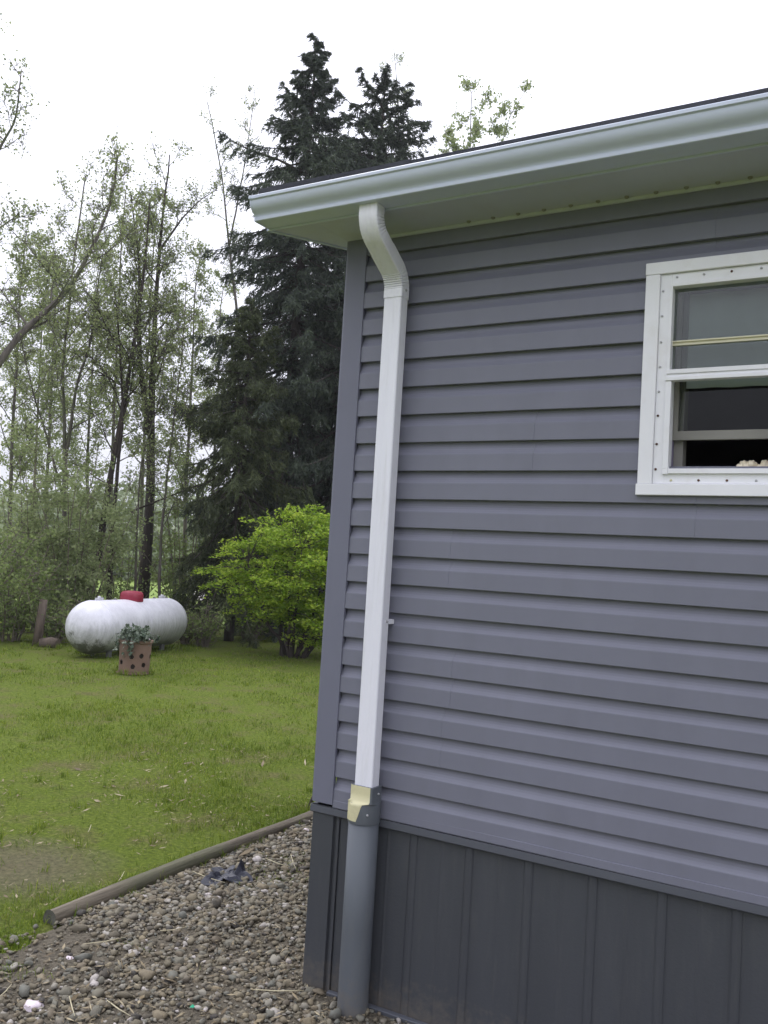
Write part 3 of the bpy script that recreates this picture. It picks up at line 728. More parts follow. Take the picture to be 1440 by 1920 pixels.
for nm, PP, BBn, w, d, sd_ in (('elbow', P1, B1, DW+0.003, DD+0.003, 3), ('elbow', P2, B2, DW+0.0048, DD+0.0048, 5)):
    o = elbow(PP, w, d, BBn, sd_).build(nm, MT['white'], ds); mo = o.modifiers.new('edges', 'EDGE_SPLIT'); mo.split_angle = R_(28)
for (x, y, z) in ((DX+DW/2+0.0025, -0.075, 2.531), (DX+DW/2+0.001, -0.066, 1.352)):
    b = MB(); b.tube([(x-0.003, y, z), (x+0.003, y, z), (x+0.0045, y, z)], [0.005, 0.005, 0.003], 8); b.build('screw', MT['zinc'], ds)
b = MB(); b.box(DX-DW/2-0.001, DX+DW/2+0.0015, -0.0495, -0.0180, 1.342, 1.358); b.build('strap', MT['white'], ds)

# window
win = bpy.data.objects.new('window', None); COL.objects.link(win); win.parent = house
X0, X1, ZB, ZT = 1.137, 1.645, 1.811, 2.540
b = MB()
b.box(X0, X1, -0.034, -0.012, 2.502, ZT)
b.box(X0+0.0015, X0+0.0455, -0.0325, -0.012, ZB+0.036, 2.5015)
b.box(X1-0.0455, X1-0.0015, -0.0325, -0.012, ZB+0.036, 2.5015)
b.box(X0-0.002, X1+0.002, -0.036, -0.012, ZB, ZB+0.0355)
b.build('trim', MT['window'], win, bevel=0.002)
b = MB()
i0, i1, j0, j1 = X0+0.046, X1-0.046, 1.848, 2.501     # flange
g0, g1, h0, h1 = 1.2185, 1.5635, 1.8875, 2.463
b.box(i0, g0, -0.0235, 0.0, j0, j1); b.box(g1, i1, -0.0235, 0.0, j0, j1)
b.box(g0, g1, -0.0235, 0.0, h1, j1); b.box(g0, g1, -0.0235, 0.0, j0, h0)
b.build('flange', MT['window'], win, bevel=0.0012)
b = MB()
def ring(b, x0, x1, z0, z1, t, ya, yb, tb=None):
    tb = tb or t
    b.box(x0, x0+t, ya, yb, z0, z1); b.box(x1-t, x1, ya, yb, z0, z1)
    b.box(x0+t, x1-t, ya, yb, z1-t, z1); b.box(x0+t, x1-t, ya, yb, z0, z0+tb)
ring(b, g0-0.006, g1+0.006, h0-0.010, h1+0.006, 0.0095, -0.0285, -0.0236)       # raised bead
ring(b, g0, g1, h0-0.001, h1, 0.003, -0.0234, 0.045)                            # reveal
b.build('frame', MT['window'], win, bevel=0.001)
b = MB()
b.box(1.214, 1.5685, -0.034, -0.006, 2.185, 2.1985); b.box(1.216, 1.5665, -0.030, -0.004, 2.1755, 2.1848); b.box(1.212, 1.5705, -0.036, -0.008, 2.164, 2.1752)
b.build('meeting_rail', MT['window'], win, bevel=0.0012)
b = MB()
b.box(1.213, 1.2300, -0.0325, -0.012, 1.893, 2.1635); b.box(1.5525, 1.5695, -0.0325, -0.012, 1.893, 2.1635); b.box(1.2302, 1.5523, -0.0325, -0.012, 1.878, 1.893)
b.box(1.213, 1.2300, -0.0335, -0.012, 1.876, 1.8928); b.box(1.5525, 1.5695, -0.0335, -0.012, 1.876, 1.8928)
b.build('lower_sash', MT['window'], win, bevel=0.001)
b = MB(); b.box(1.2195, 1.5625, 0.004, 0.007, 2.199, 2.462); b.build('pane', MT['glass'], win)
b = MB(); b.box(1.2205, 1.5615, -0.004, 0.014, 2.2795, 2.2835); b.box(1.2205, 1.5615, -0.004, 0.014, 2.2905, 2.2945); b.box(1.2205, 1.5615, 0.002, 0.012, 2.2836, 2.2904)
b.build('glazing_bar', MT['cream'], win)
ins = bpy.data.objects.new('inner_sash', None); COL.objects.link(ins); ins.parent = win
b = MB(); b.box(1.222, 1.561, 0.046, 0.066, 1.992, 2.020); b.box(1.222, 1.236, 0.046, 0.066, 2.0202, 2.46); b.box(1.547, 1.561, 0.046, 0.066, 2.0202, 2.46)
b.build('frame', MT['shadowwood'], ins)
b = MB(); b.box(1.2362, 1.5468, 0.054, 0.057, 2.0202, 2.46); b.build('pane', MT['innerglass'], ins)
b = MB(); b.box(1.222, 1.250, 0.068, 0.115, 1.886, 2.47); b.box(1.533, 1.561, 0.068, 0.115, 1.886, 2.47); b.box(1.2502, 1.5328, 0.068, 0.20, 1.868, 1.884)
b.build('inner_jamb', MT['shadowwood'], win)
def screw(x, z, mat):
    b = MB(); r = 0.0034
    b.tube([(x, -0.0230, z), (x, -0.0262, z), (x, -0.0272, z)], [r*1.15, r, r*0.5], 10); b.build('screw', mat, win)
for k, z in enumerate((2.449, 2.370, 2.288, 2.210, 2.133, 2.058, 1.970, 1.892)):
    screw(1.1915, z, MT['zinc'] if k < 5 else MT['rust']); screw(1.591, z, MT['rust'] if k % 2 else MT['zinc'])
for k, x in enumerate((1.239, 1.320, 1.401, 1.482, 1.555)): screw(x, 1.858, MT['rust'] if k in (1, 2) else MT['yellow'] if k == 0 else MT['zinc'])
for k, x in enumerate((1.232, 1.312, 1.392, 1.475, 1.552)): screw(x, 2.489, MT['rust'] if k == 2 else MT['zinc'])
b = MB()   # closed dark room behind the window
x0, x1, y0, y1, z0, z1 = 0.7, 2.3, 0.205, 2.2, 0.95, 2.75
V = [(x0, y0, z0), (x1, y0, z0), (x1, y1, z0), (x0, y1, z0), (x0, y0, z1), (x1, y0, z1), (x1, y1, z1), (x0, y1, z1)]
b.add(V, [(0, 1, 2, 3), (7, 6, 5, 4), (1, 5, 6, 2), (2, 6, 7, 3), (3, 7, 4, 0)])
for (a, e, c, d) in ((x0, 1.2215, z0, z1), (1.5615, x1, z0, z1), (1.2215, 1.5615, z0, 1.8675), (1.2215, 1.5615, 2.471, z1)):
    b.add([(a, y0, c), (e, y0, c), (e, y0, d), (a, y0, d)], [(0, 3, 2, 1)])
    b.add([(a, 0.0025, c), (e, 0.0025, c), (e, 0.0025, d), (a, 0.0025, d)], [(0, 3, 2, 1)])
for (p, q) in (((1.2212, z0+0.92), (1.2212, 2.4705)), ((1.5618, z0+0.92), (1.5618, 2.4705)), ((1.2212, 2.4705), (1.5618, 2.4705)), ((1.2212, 1.8672), (1.5618, 1.8672))):
    b.add([(p[0], 0.0025, p[1]), (q[0], 0.0025, q[1]), (q[0], y0, q[1]), (p[0], y0, p[1])], [(0, 1, 2, 3)])
b.build('room', MT['dark'], house)
# things inside the window
b = MB(); xs = np.linspace(1.238, 1.545, 40)
pr = [(x, 0.082+0.005*math.sin(x*60)+0.004*math.sin(x*23)) for x in xs]
b.extrude(pr, lambda z: [(x, y, z) for x, y in pr], [2.160, 2.3, 2.462], closed=False, smooth=True)
tag(b.build('curtain', MT['blind']), 'pale grey curtain hanging behind the upper window pane', 'curtain')
def ornament(x, y, z, s, seed):
    r = random.Random(seed); b = MB()
    V0, F0 = ico(2)
    for k in range(9):
        a = k*2.4; d = 0.55*s*math.sqrt(k/9); c = np.array([x+d*math.cos(a), y+0.6*d*math.sin(a), z+s*(0.25+0.75*r.random()*(1-d/s*0.6))])
        q = s*(0.26+0.12*r.random())
        b.addq(V0*np.array([q, q, q*0.9])*(1+0.10*np.sin(V0[:, :1]*9+k))+c, F0, True)
    b.lathe([(0.001, 0), (s*0.55, 0), (s*0.42, s*0.25), (s*0.3, s*0.5)], 14, (x, y, z))
    return b
tag(ornament(1.432, 0.105, 1.884, 0.050, 1).build('ornament', MT['ornament'], None), 'larger lumpy cream ornament on the window sill inside', 'ornament')
tag(ornament(1.486, 0.108, 1.884, 0.040, 2).build('ornament', MT['ornament'], None), 'smaller cream ornament beside the larger one on the window sill', 'ornament')

# drain pipe and its adapter (stands in the gravel, takes the downspout)
pipe = empty('drain_pipe', (0.2500, -0.068, 0), 'grey round drain pipe standing in gravel under the white downspout', 'drain pipe')
b = MB(); b.lathe([(0.0535, -0.06), (0.0535, 0.3), (0.0535, 0.668), (0.051, 0.668), (0.051, 0.60)], 40); b.build('pipe', MT['pipe'], pipe)
def rrect(w, d, r, n=6):
    o = []
    for cx, cy, a0 in ((w/2-r, -d/2+r, -90), (w/2-r, d/2-r, 0), (-w/2+r, d/2-r, 90), (-w/2+r, -d/2+r, 180)):
        for k in range(n): a = R_(a0+90*k/(n-1)); o.append((cx+r*math.cos(a), cy+r*math.sin(a)))
    return np.array(o)
b = MB()
secs = [(0.113, 0.113, 0.0564, 0.655), (0.115, 0.115, 0.0574, 0.664), (0.115, 0.115, 0.0574, 0.715), (0.113, 0.113, 0.0564, 0.722), (0.098, 0.080, 0.016, 0.726), (0.088, 0.066, 0.006, 0.732), (0.088, 0.066, 0.006, 0.782)]
offs = [(0, 0)]*4+[(0.005, -0.004), (0.0075, -0.007), (0.0075, -0.007)]
b.extrude(rrect(1, 1, 0.2), lambda k: np.stack([rrect(*secs[k][:3])[:, 0]+offs[k][0], rrect(*secs[k][:3])[:, 1]+offs[k][1], np.full(24, secs[k][3])], 1), range(7), smooth=True)
ad = b.build('adapter', MT['pipe'], pipe); mo = ad.modifiers.new('edges', 'EDGE_SPLIT'); mo.split_angle = R_(35)
# the face of the adapter that was never painted: a faded yellow skin on its front
b = MB(); V = []
for z, rad_, ae in ((0.664, 0.0584, 272), (0.69, 0.0584, 281), (0.715, 0.0584, 288), (0.7225, 0.0576, 292)):
    V += [(rad_*math.cos(a), rad_*math.sin(a), z) for a in np.radians(np.linspace(200, ae, 16))]
for z, e in ((0.7275, 0.0075), (0.7335, 0.0013), (0.758, 0.0013), (0.7825, 0.0013)):
    x0_, x1_, yf = 0.0075-0.044-e, 0.0075+0.034, -0.007-0.033-e
    pp = [(x0_, yf+0.012), (x0_, yf+0.005), (x0_+0.004, yf)]+[(x0_+0.004+(x1_-x0_-0.004)*k/12, yf) for k in range(1, 13)]+[(x1_+0.002, yf+0.0004)]
    V += [(x, y, z) for x, y in pp]
Q = [(r_*16+k, r_*16+k+1, r_*16+17+k, r_*16+16+k) for r_ in range(7) for k in range(15)]
b.add(V, Q, True)
tag(b.build('unpainted_face', MT['yellow'], ad), 'faded yellow unpainted front of the adapter')
for x, y, z in ((0.040, -0.0445, 0.69), (0.0530, 0.0, 0.757)):
    b = MB(); d = np.array([x, y if abs(y) > 0.01 else 0.0, 0]); d /= np.linalg.norm(d)
    p = np.array([x, y, z]); b.tube([p-d*0.004, p+d*0.0015, p+d*0.003], [0.004, 0.004, 0.002], 8); b.build('screw', MT['zinc'], ad)

# ================================================================== YARD THINGS
# round landscape log
lg = empty('landscape_log', (-1.2, 1.0, 0.0), 'weathered round timber log edging the gravel bed beside the lawn', 'log')
b = MB(); N_ = 60; ys = np.linspace(-0.205, 3.3, N_); pts = []; rr = []
for k, y in enumerate(ys):
    pts.append((log_x(y)+0.012*math.sin(y*1.3)+1.2, y-1.0, 0.024+0.006*math.sin(y*2.1))); rr.append(0.0345+0.0022*math.sin(y*3)+0.001*math.sin(y*11))
b.tube(pts, rr, 18, cap=False); b.build('timber', MT['logwood'], lg)
b = MB(); c = np.array(pts[0]); a = np.linspace(0, 2*np.pi, 18, endpoint=False)
V = [c+np.array([0, 0.002, 0])]+[c+np.array([math.cos(t)*0.037, -0.001+0.002*math.sin(3*t), math.sin(t)*0.037]) for t in a]
b.add(V, [(0, 1+(k+1) % 18, 1+k) for k in range(18)]); b.build('end_grain', MT['logend'], lg)
# dark stake by the log's far end
p = at(585, 1500, 5.75)
b = MB(); b.tube([(p[0]-0.03, p[1], -0.03), (p[0]-0.005, p[1]+0.005, 0.06), (p[0]+0.03, p[1]+0.01, 0.135)], [0.012, 0.012, 0.010], 8)
tag(b.build('stake', MT['darkbark']), 'short dark stake behind the far end of the timber log', 'stake')
# torn black weed fabric
fx, fy = -0.91, 0.62
b = MB(); nn_ = 16
us = np.linspace(-1, 1, nn_); U, Vv = np.meshgrid(us, us, indexing='ij')
Rd = 0.092*(1+0.35*np.sin(3*np.arctan2(Vv, U)+0.5)+0.18*np.sin(7*np.arctan2(Vv, U)))
mxr = np.maximum(np.abs(U), np.abs(Vv))+1e-6; ln_ = np.hypot(U, Vv)+1e-6
xx = U/ln_*mxr*Rd; yy = Vv/ln_*mxr*Rd*1.15
zz = 0.030+0.03*(fbm(U*2+5, Vv*2+3, 61, 1.5)-0.4)+0.012*np.sin(U*5+Vv*3)+0.085*np.exp(-((U-0.55)**2+(Vv-0.75)**2)/0.05)
V = np.stack([fx+xx, fy+yy, np.maximum(zz, 0.016)], -1).reshape(-1, 3); i = np.arange(nn_-1)[:, None]*nn_; j = np.arange(nn_-1)[None]
b.addq(V, np.stack([i+j, i+nn_+j, i+nn_+j+1, i+j+1], -1).reshape(-1, 4), False)
o = b.build('weed_fabric', MT['plastic']); tag(o, 'torn black weed fabric poking up through the gravel by the log', 'fabric scrap')
so = o.modifiers.new('thick', 'SOLIDIFY'); so.thickness = 0.0015
# distinct stones, scrap, straw
def single_stone(px, py, r, name, label, mat):
    d = fw+rt2*((px-720)/FPX)-up2*((py-960)/FPX); t = (0.02-CAM[2])/d[2]; p = CAM+d*t
    V0, F0 = ico(3); V1 = V0*np.array([r*1.25, r*0.95, r*0.7])
    V1 = V1*(1+0.10*np.sin(V0[:, :1]*5+px)+0.07*np.sin(V0[:, 1:2]*7+1)+0.05*np.sin(V0[:, 2:3]*9+2))
    b = MB(); b.addq(V1+np.array([p[0], p[1], r*0.4]), F0, True); tag(b.build(name, mat), label, 'stone')
single_stone(63, 1884, 0.029, 'stone', 'largest pinkish white stone on gravel, low at the left', MT['whitestone'])
single_stone(572, 1556, 0.026, 'stone', 'pale stone on gravel close to the far end of the log', MT['whitestone'])
single_stone(340, 1682, 0.015, 'stone', 'small white stone on gravel in front of the black fabric', MT['whitestone'])
single_stone(132, 1792, 0.016, 'stone', 'small pale stone on gravel below the near log end', MT['whitestone'])
b = MB(); d = fw+rt2*((360-720)/FPX)-up2*((1890-960)/FPX); p = CAM+d*((0.03-CAM[2])/d[2])
b.add([p+np.array(q) for q in ((-0.008, -0.004, 0.002), (0.009, -0.003, 0.004), (0.007, 0.005, 0.007), (-0.006, 0.006, 0.003), (0.0, 0.001, 0.012))], [(0, 1, 4), (1, 2, 4), (2, 3, 4), (3, 0, 4), (3, 2, 1, 0)])
tag(b.build('plastic_scrap', MT['greenscrap']), 'tiny bright green plastic scrap on the gravel', 'scrap')
stalks = [((155, 1770), (235, 1757)), ((0, 1868), (22, 1845)), ((130, 1868), (140, 1905)), ((200, 1875), (245, 1905)), ((360, 1633), (422, 1655)), ((500, 1610), (545, 1625)), ((545, 1602), (555, 1630)), ((222, 1652), (233, 1634)), ((165, 1560), (171, 1546)), ((470, 1855), (570, 1857)), ((300, 1745), (350, 1738))]
for k, (a, c) in enumerate(stalks):
    pp = []
    for (px, py) in (a, ((a[0]+c[0])/2, (a[1]+c[1])/2+2), c):
        d = fw+rt2*((px-720)/FPX)-up2*((py-960)/FPX); pp.append(CAM+d*((0.032-CAM[2])/d[2]))
    b = MB(); b.tube(pp, [0.0016, 0.0022, 0.0012], 5); tag(b.build('straw_stalk', MT['straw']), 'thin dry straw stalk lying on the ground near the gravel', 'straw', 'dry straw stalks')

# propane tank
TA, TL, TR, TZ = 1.81, 2.55, 0.373, 0.057
tank = empty('propane_tank', (-8.326, 7.074, 0), 'large weathered white propane tank with red dome lid on the lawn', 'gas tank', rz=TA)
b = MB(); pf = []; hl = TL/2; he = TR*0.75
for t in np.linspace(0, 1, 14): a = t*math.pi/2; pf.append((-hl+he*(1-math.cos(a)), TR*max(0.002, math.sin(a))))
for x in np.linspace(-hl+he, hl-he, 9)[1:-1]: pf.append((x, TR))
for t in np.linspace(1, 0, 14): a = t*math.pi/2; pf.append((hl-he*(1-math.cos(a)), TR*max(0.002, math.sin(a))))
na = 56; a = np.linspace(0, 2*np.pi, na, endpoint=False)
V = np.concatenate([np.stack([np.full(na, x), r*np.cos(a), r*np.sin(a)], 1) for x, r in pf]); k = len(pf)
i0 = np.arange(k-1)[:, None]*na; j = np.arange(na)[None]; jj = (j+1) % na
b.addq(V, np.stack([i0+j, i0+jj, i0+na+jj, i0+na+j], -1).reshape(-1, 4), True)
for xw in (-hl+he, 0.0, hl-he):           # weld seams
    for q in range(1): b.tube([(xw, (TR-0.001)*math.cos(t), (TR-0.001)*math.sin(t)) for t in np.linspace(0, 2*np.pi, 60)], 0.005, 6, cap=False)
sh = b.build('shell', MT['tank'], tank); sh.location = (0, 0, TZ+TR)
b = MB(); b.lathe([(0.165, -0.02), (0.172, 0.0), (0.170, 0.075), (0.160, 0.108), (0.135, 0.128), (0.07, 0.138), (0.001, 0.140)], 36); lid = b.build('dome_lid', MT['red'], tank); lid.location = (-0.02, 0, TZ+2*TR-0.012)
b = MB(); b.lathe([(0.10, -0.03), (0.10, 0.01), (0.001, 0.012)], 24); rs = b.build('riser', MT['tank'], tank); rs.location = (-0.02, 0, TZ+2*TR-0.015)
for sx_ in (-1, 1):
    for sy_ in (-1, 1):
        b = MB(); b.box(-0.045, 0.045, -0.02, 0.02, -0.02, 0.15); o = b.build('leg', MT['galv'], tank, bevel=0.004); o.location = (sx_*0.72, sy_*0.14, 0.0)
    b = MB(); b.box(-0.09, 0.09, -0.008, 0.008, 0, 0.045); b.tube([(0, -0.02, 0.05), (0, 0.02, 0.05)], 0.016, 10)
    o = b.build('lifting_lug', MT['tank'], tank); o.location = (sx_*0.85, 0, TZ+2*TR-0.008)
for x in (0.62, -0.45, 1.0):
    b = MB(); b.lathe([(0.022, 0), (0.022, 0.025), (0.012, 0.036), (0.001, 0.04)], 12); o = b.build('fitting', MT['galv'], tank); o.location = (x, 0, TZ+2*TR-0.012 if abs(x) < 0.9 else TZ+2*TR-0.02)

# planter with holes
PX = np.array([-6.58, 5.50])
pl = empty('strawberry_planter', (PX[0], PX[1], 0.0), 'terracotta planter pot with side holes and dusty trailing plant by the tank', 'planter')
def pot_r(z): return 0.186+0.012*(z/0.42)**1.5+(0.016 if z > 0.385 else 0)
vang = math.atan2(CAM[1]-PX[1], CAM[0]-PX[0])
holes = [(-0.22, 0.225), (0.42, 0.235), (-0.10, 0.105), (0.62, 0.125), (-1.0, 0.15), (1.35, 0.22), (2.1, 0.11), (2.8, 0.23), (-1.7, 0.24), (-2.4, 0.12)]
na, nz = 150, 56; zs_ = np.linspace(0, 0.42, nz); aa = np.linspace(0, 2*np.pi, na, endpoint=False)
V = np.array([[pot_r(z)*math.cos(t), pot_r(z)*math.sin(t), z] for z in zs_ for t in aa]); Q = []
for r in range(nz-1):
    for k in range(na):
        zc = (zs_[r]+zs_[r+1])/2; tc = aa[k]+np.pi/na
        if any(math.hypot(((tc-vang-h[0]+math.pi) % (2*math.pi)-math.pi)*0.2, zc-h[1]) < 0.030 for h in holes): continue
        Q.append((r*na+k, r*na+(k+1) % na, (r+1)*na+(k+1) % na, (r+1)*na+k))
b = MB(); b.addq(V, Q, True)
b.lathe([(pot_r(0.42), 0.42), (pot_r(0.42)-0.028, 0.422), (pot_r(0.42)-0.034, 0.36)], 60)
po = b.build('pot', MT['terracotta'], pl)
b = MB(); b.lathe([(0.17, 0.005), (0.168, 0.2), (0.182, 0.385), (0.001, 0.395)], 48); b.build('soil', MT['soil'], pl)
b = MB(); b.lathe([(0.001, 0.004), (0.21, 0.004), (0.222, 0.016), (0.212, 0.022), (0.19, 0.016)], 40); b.build('saucer', MT['terracotta'], pl)
b = MB(); b.add([(0.0, 0, 0), (0.05, 0.01, 0), (0.052, -0.02, 0.03), (0.0, -0.02, 0.028), (0.01, -0.005, 0.05)], [(0, 1, 2, 3), (3, 2, 4), (0, 3, 4), (1, 4, 2), (0, 4, 1)])
o = b.build('rim_chip', MT['whitestone'], pl); o.location = (0.16*math.cos(vang+0.9)*1.2, 0.16*math.sin(vang+0.9)*1.2, 0.41)

def leaf_quads(c, size, aspect=0.55, droop=None, flat=0.0):
    """diamond leaves at centres c; flat>0 turns their faces toward the sky"""
    n = len(c); size = np.broadcast_to(size, (n,))
    d = rng.normal(size=(n, 3)); 
    if droop is not None: d = d*0.55+droop
    d[:, 2] *= (1-flat); d /= np.linalg.norm(d, axis=1, keepdims=True)+1e-9
    r = rng.normal(size=(n, 3))
    if flat: r = r*(1-flat)+np.array([0, 0, 1.0])*flat*1.2; r = np.cross(d, r)
    u = r-d*(r*d).sum(1, keepdims=True); u /= np.linalg.norm(u, axis=1, keepdims=True)+1e-9
    L = d*size[:, None]/2; Wd = u*size[:, None]*aspect/2
    P = np.stack([c-L, c+Wd-L*0.1, c+L, c-Wd-L*0.1], 1).reshape(-1, 3)
    return P, np.arange(n*4).reshape(-1, 4)
def add_leaves(b, c, size, **k):
    P, Q = leaf_quads(np.asarray(c), size, **k); b.addq(P, Q, False)

b = MB(); cs = []
for k in range(44):                        # stems arching up and over the rim
    t = rng.uniform(0, 2*np.pi); side = 1.0 if rng.uniform() < 0.5 else 0.0
    t = vang+rng.normal(-0.6, 0.9) if rng.uniform() < 0.75 else t
    r0, h = 0.1*rng.uniform(), rng.uniform(0.03, 0.17); rr_ = rng.uniform(0.14, 0.29)
    dr = rng.uniform(0.0, 0.28) if abs(((t-vang+math.pi) % (2*math.pi))-math.pi+0.9) < 0.8 else rng.uniform(0, 0.08)
    pts = [(r0*math.cos(t), r0*math.sin(t), 0.39), (0.6*rr_*math.cos(t), 0.6*rr_*math.sin(t), 0.42+h), (rr_*math.cos(t), rr_*math.sin(t), 0.43+h*0.5), (min(rr_+0.02, 0.27)*math.cos(t), min(rr_+0.02, 0.27)*math.sin(t), 0.43-dr)]
    b.tube(pts, [0.004, 0.003, 0.002, 0.001], 4)
    for q in range(14):
        s_ = rng.uniform(0.3, 3); i_ = min(int(s_), 2); f_ = s_-i_
        cs.append(np.array(pts[i_])*(1-f_)+np.array(pts[i_+1])*f_+rng.normal(0, 0.012, 3))
for q in range(3):
    t = vang-1.0+q*0.9; b.tube([(0.08*math.cos(t), 0.08*math.sin(t), 0.4), (0.14*math.cos(t), 0.14*math.sin(t), 0.52), (0.16*math.cos(t), 0.16*math.sin(t), 0.60)], [0.005, 0.004, 0.002], 5)
    for w in range(10): cs.append(np.array([0.155*math.cos(t), 0.155*math.sin(t), 0.5+0.1*rng.uniform()])+rng.normal(0, 0.016, 3))
add_leaves(b, np.array(cs), rng.uniform(0.035, 0.07, len(cs)), aspect=0.75)
b.build('trailing_plant', MT['ivy'], pl)

# leaning old post and a cut log at its foot
p = on_ground(74, 14.9); q = at(82, 1124, 14.95)
b = MB(); b.tube([p, p*0.5+q*0.5, q], [0.075, 0.068, 0.06], 14); tag(b.build('wooden_post', MT['postwood']), 'old leaning brown wooden post among the brush, left of the tank', 'post')
p = on_ground(92, 14.7); r_ = rt
b = MB(); b.tube([p+np.array([0, 0, 0.08])-r_*0.10, p+np.array([0, 0.02, 0.10])+r_*0.04, p+np.array([0, 0, 0.09])+r_*0.17], [0.07, 0.085, 0.075], 14)
tag(b.build('cut_log', MT['postwood']), 'short cut log lying at the foot of the old post', 'log')

# ================================================================== TREES
def resample(pts, n):
    pts = np.asarray(pts, float); s = np.concatenate([[0], np.cumsum(np.linalg.norm(np.diff(pts, axis=0), axis=1))])
    t = np.linspace(0, s[-1], n); P = np.stack([np.interp(t, s, pts[:, k]) for k in range(3)], 1)
    for _ in range(2): P[1:-1] = (P[:-2]+2*P[1:-1]+P[2:])/4
    return P, s[-1]
def branchy(tb, leaves, pts, r0, r1, nb, blen, start=0.35, upang=(25, 60), sub=11, twig=6, leaf_n=4, leaf_spread=0.03, sides=7):
    """a stem along pts with limbs, twigs and leaf positions"""
    P, Ltot = resample(pts, 26); n = len(P)
    wob = np.cumsum(rng.normal(0, 0.006*Ltot/8, (n, 3)), 0); wob -= np.linspace(0, 1, n)[:, None]*wob[-1]; P = P+wob*np.array([1, 1, 0.2])
    tt = np.linspace(0, 1, n); rad = r0+(r1-r0)*tt**0.8
    tb.tube(P, rad, sides)
    az = rng.uniform(0, 6.28)
    for k in range(nb):
        f = start+(1-start)*((k+rng.uniform(0.1, 0.9))/nb); i_ = min(int(f*(n-1)), n-2); o = P[i_]+(P[i_+1]-P[i_])*(f*(n-1)-i_)
        az += 2.4+rng.normal(0, 0.5); el = R_(rng.uniform(*upang)); L = blen*(1.15-0.75*(f-start)/(1-start))*rng.uniform(0.65, 1.2)
        d = np.array([math.cos(az)*math.cos(el), math.sin(az)*math.cos(el), math.sin(el)])
        ns = 7; q = [o]; dd = d.copy()
        for s_ in range(ns):
            dd = dd+rng.normal(0, 0.16, 3)+np.array([0, 0, 0.05]); dd /= np.linalg.norm(dd); q.append(q[-1]+dd*L/ns)
        q = np.array(q); rb0 = max(0.006, rad[i_]*0.42)
        tb.tube(q, np.linspace(rb0, 0.004, len(q)), 5, cap=False)
        for m_ in range(max(3, int(sub*min(1.4, L/1.0)))):
            g = rng.uniform(0.25, 1.0); j_ = min(int(g*ns), ns-1); o2 = q[j_]+(q[j_+1]-q[j_])*(g*ns-j_)
            e = rng.normal(0, 0.8, 3)+dd*0.7+np.array([0, 0, 0.35]); e /= np.linalg.norm(e); l2 = L*rng.uniform(0.18, 0.42)
            q2 = [o2]
            for s_ in range(4): e = e+rng.normal(0, 0.22, 3); e /= np.linalg.norm(e); q2.append(q2[-1]+e*l2/4)
            tb.tube(q2, np.linspace(max(0.004, rb0*0.35), 0.0025, 5), 4, cap=False)
            for w in range(twig):
                h = rng.uniform(0.15, 1.0)*4; a_ = min(int(h), 3); c = np.array(q2[a_])+(np.array(q2[a_+1])-np.array(q2[a_]))*(h-a_)
                t_ = e*0.6+rng.normal(0, 0.75, 3)+np.array([0, 0, 0.25]); t_ /= np.linalg.norm(t_); l3 = rng.uniform(0.10, 0.32)
                mid_ = c+t_*l3*0.5+rng.normal(0, 0.02, 3); tip_ = c+t_*l3+rng.normal(0, 0.03, 3)
                tb.tube([c, mid_, tip_], [0.0032, 0.0026, 0.0016], 3, cap=False)
                for g_ in rng.uniform(0.25, 1.05, leaf_n):
                    leaves.append((c+(mid_-c)*g_*2 if g_ < 0.5 else mid_+(tip_-mid_)*(g_*2-1))+rng.normal(0, leaf_spread, 3))
def tree(name, label, group, stems, dist, leaf='spring', bark='bark', size=(0.032, 0.062), **kw):
    """stems: list of (pixel polyline, r0, r1, branches, branch length, start)"""
    base = on_ground(stems[0][0][0][0], dist)
    root = empty(name, base, label, 'tree', group)
    tb, lv = MB(), []
    for si, (px, r0, r1, nb, bl, st) in enumerate(stems):
        dd = dist+(0 if si == 0 else rng.uniform(-0.5, 0.5))
        pts = [at(a, c, dist+(dd-dist)*k/max(1, len(px)-1)) for k, (a, c) in enumerate(px)]
        if si == 0 or px[0][1] > 1150: pts[0] = on_ground(px[0][0], dist) if si == 0 else on_ground(px[0][0], dd)
        branchy(tb, lv, pts, r0, r1, nb, bl, st, **kw)
    tb.build('trunk', MT[bark], root, origin=base)
    if lv:
        cb = MB(); lv = np.array(lv); add_leaves(cb, lv, rng.uniform(size[0], size[1], len(lv)), aspect=0.7); cb.build('crown', MT[leaf], root, origin=base)
    return root
G1 = 'spring trees behind the propane tank'
tree('leaning_tree', 'tree at the left edge with thick limb leaning into view', G1,
     [([(-95, 1200), (-90, 950), (-80, 700), (-70, 450), (-40, 200), (-20, 60)], 0.14, 0.03, 8, 1.2, 0.35),
      ([(-85, 800), (-40, 735), (5, 670), (50, 610), (100, 575), (135, 535), (165, 480), (195, 420), (215, 350), (220, 290)], 0.075, 0.015, 13, 1.2, 0.3),
      ([(-72, 470), (-20, 320), (8, 260), (30, 228), (36, 170), (40, 130)], 0.045, 0.008, 9, 0.7, 0.2)], 15.5, twig=6, leaf_n=4)
tree('twin_stem_tree', 'slender twin stemmed tree above the left end of the tank', G1,
     [([(130, 1200), (121, 1000), (121, 813), (117, 675), (131, 574), (133, 505), (150, 400), (160, 330)], 0.055, 0.012, 14, 1.5, 0.4),
      ([(123, 860), (133, 803), (142, 721), (165, 661), (174, 615), (185, 520), (200, 440)], 0.04, 0.008, 10, 1.2, 0.3),
      ([(121, 940), (90, 830), (62, 740), (40, 640), (25, 540)], 0.03, 0.006, 8, 1.1, 0.3)], 18.5, twig=6, leaf_n=4)
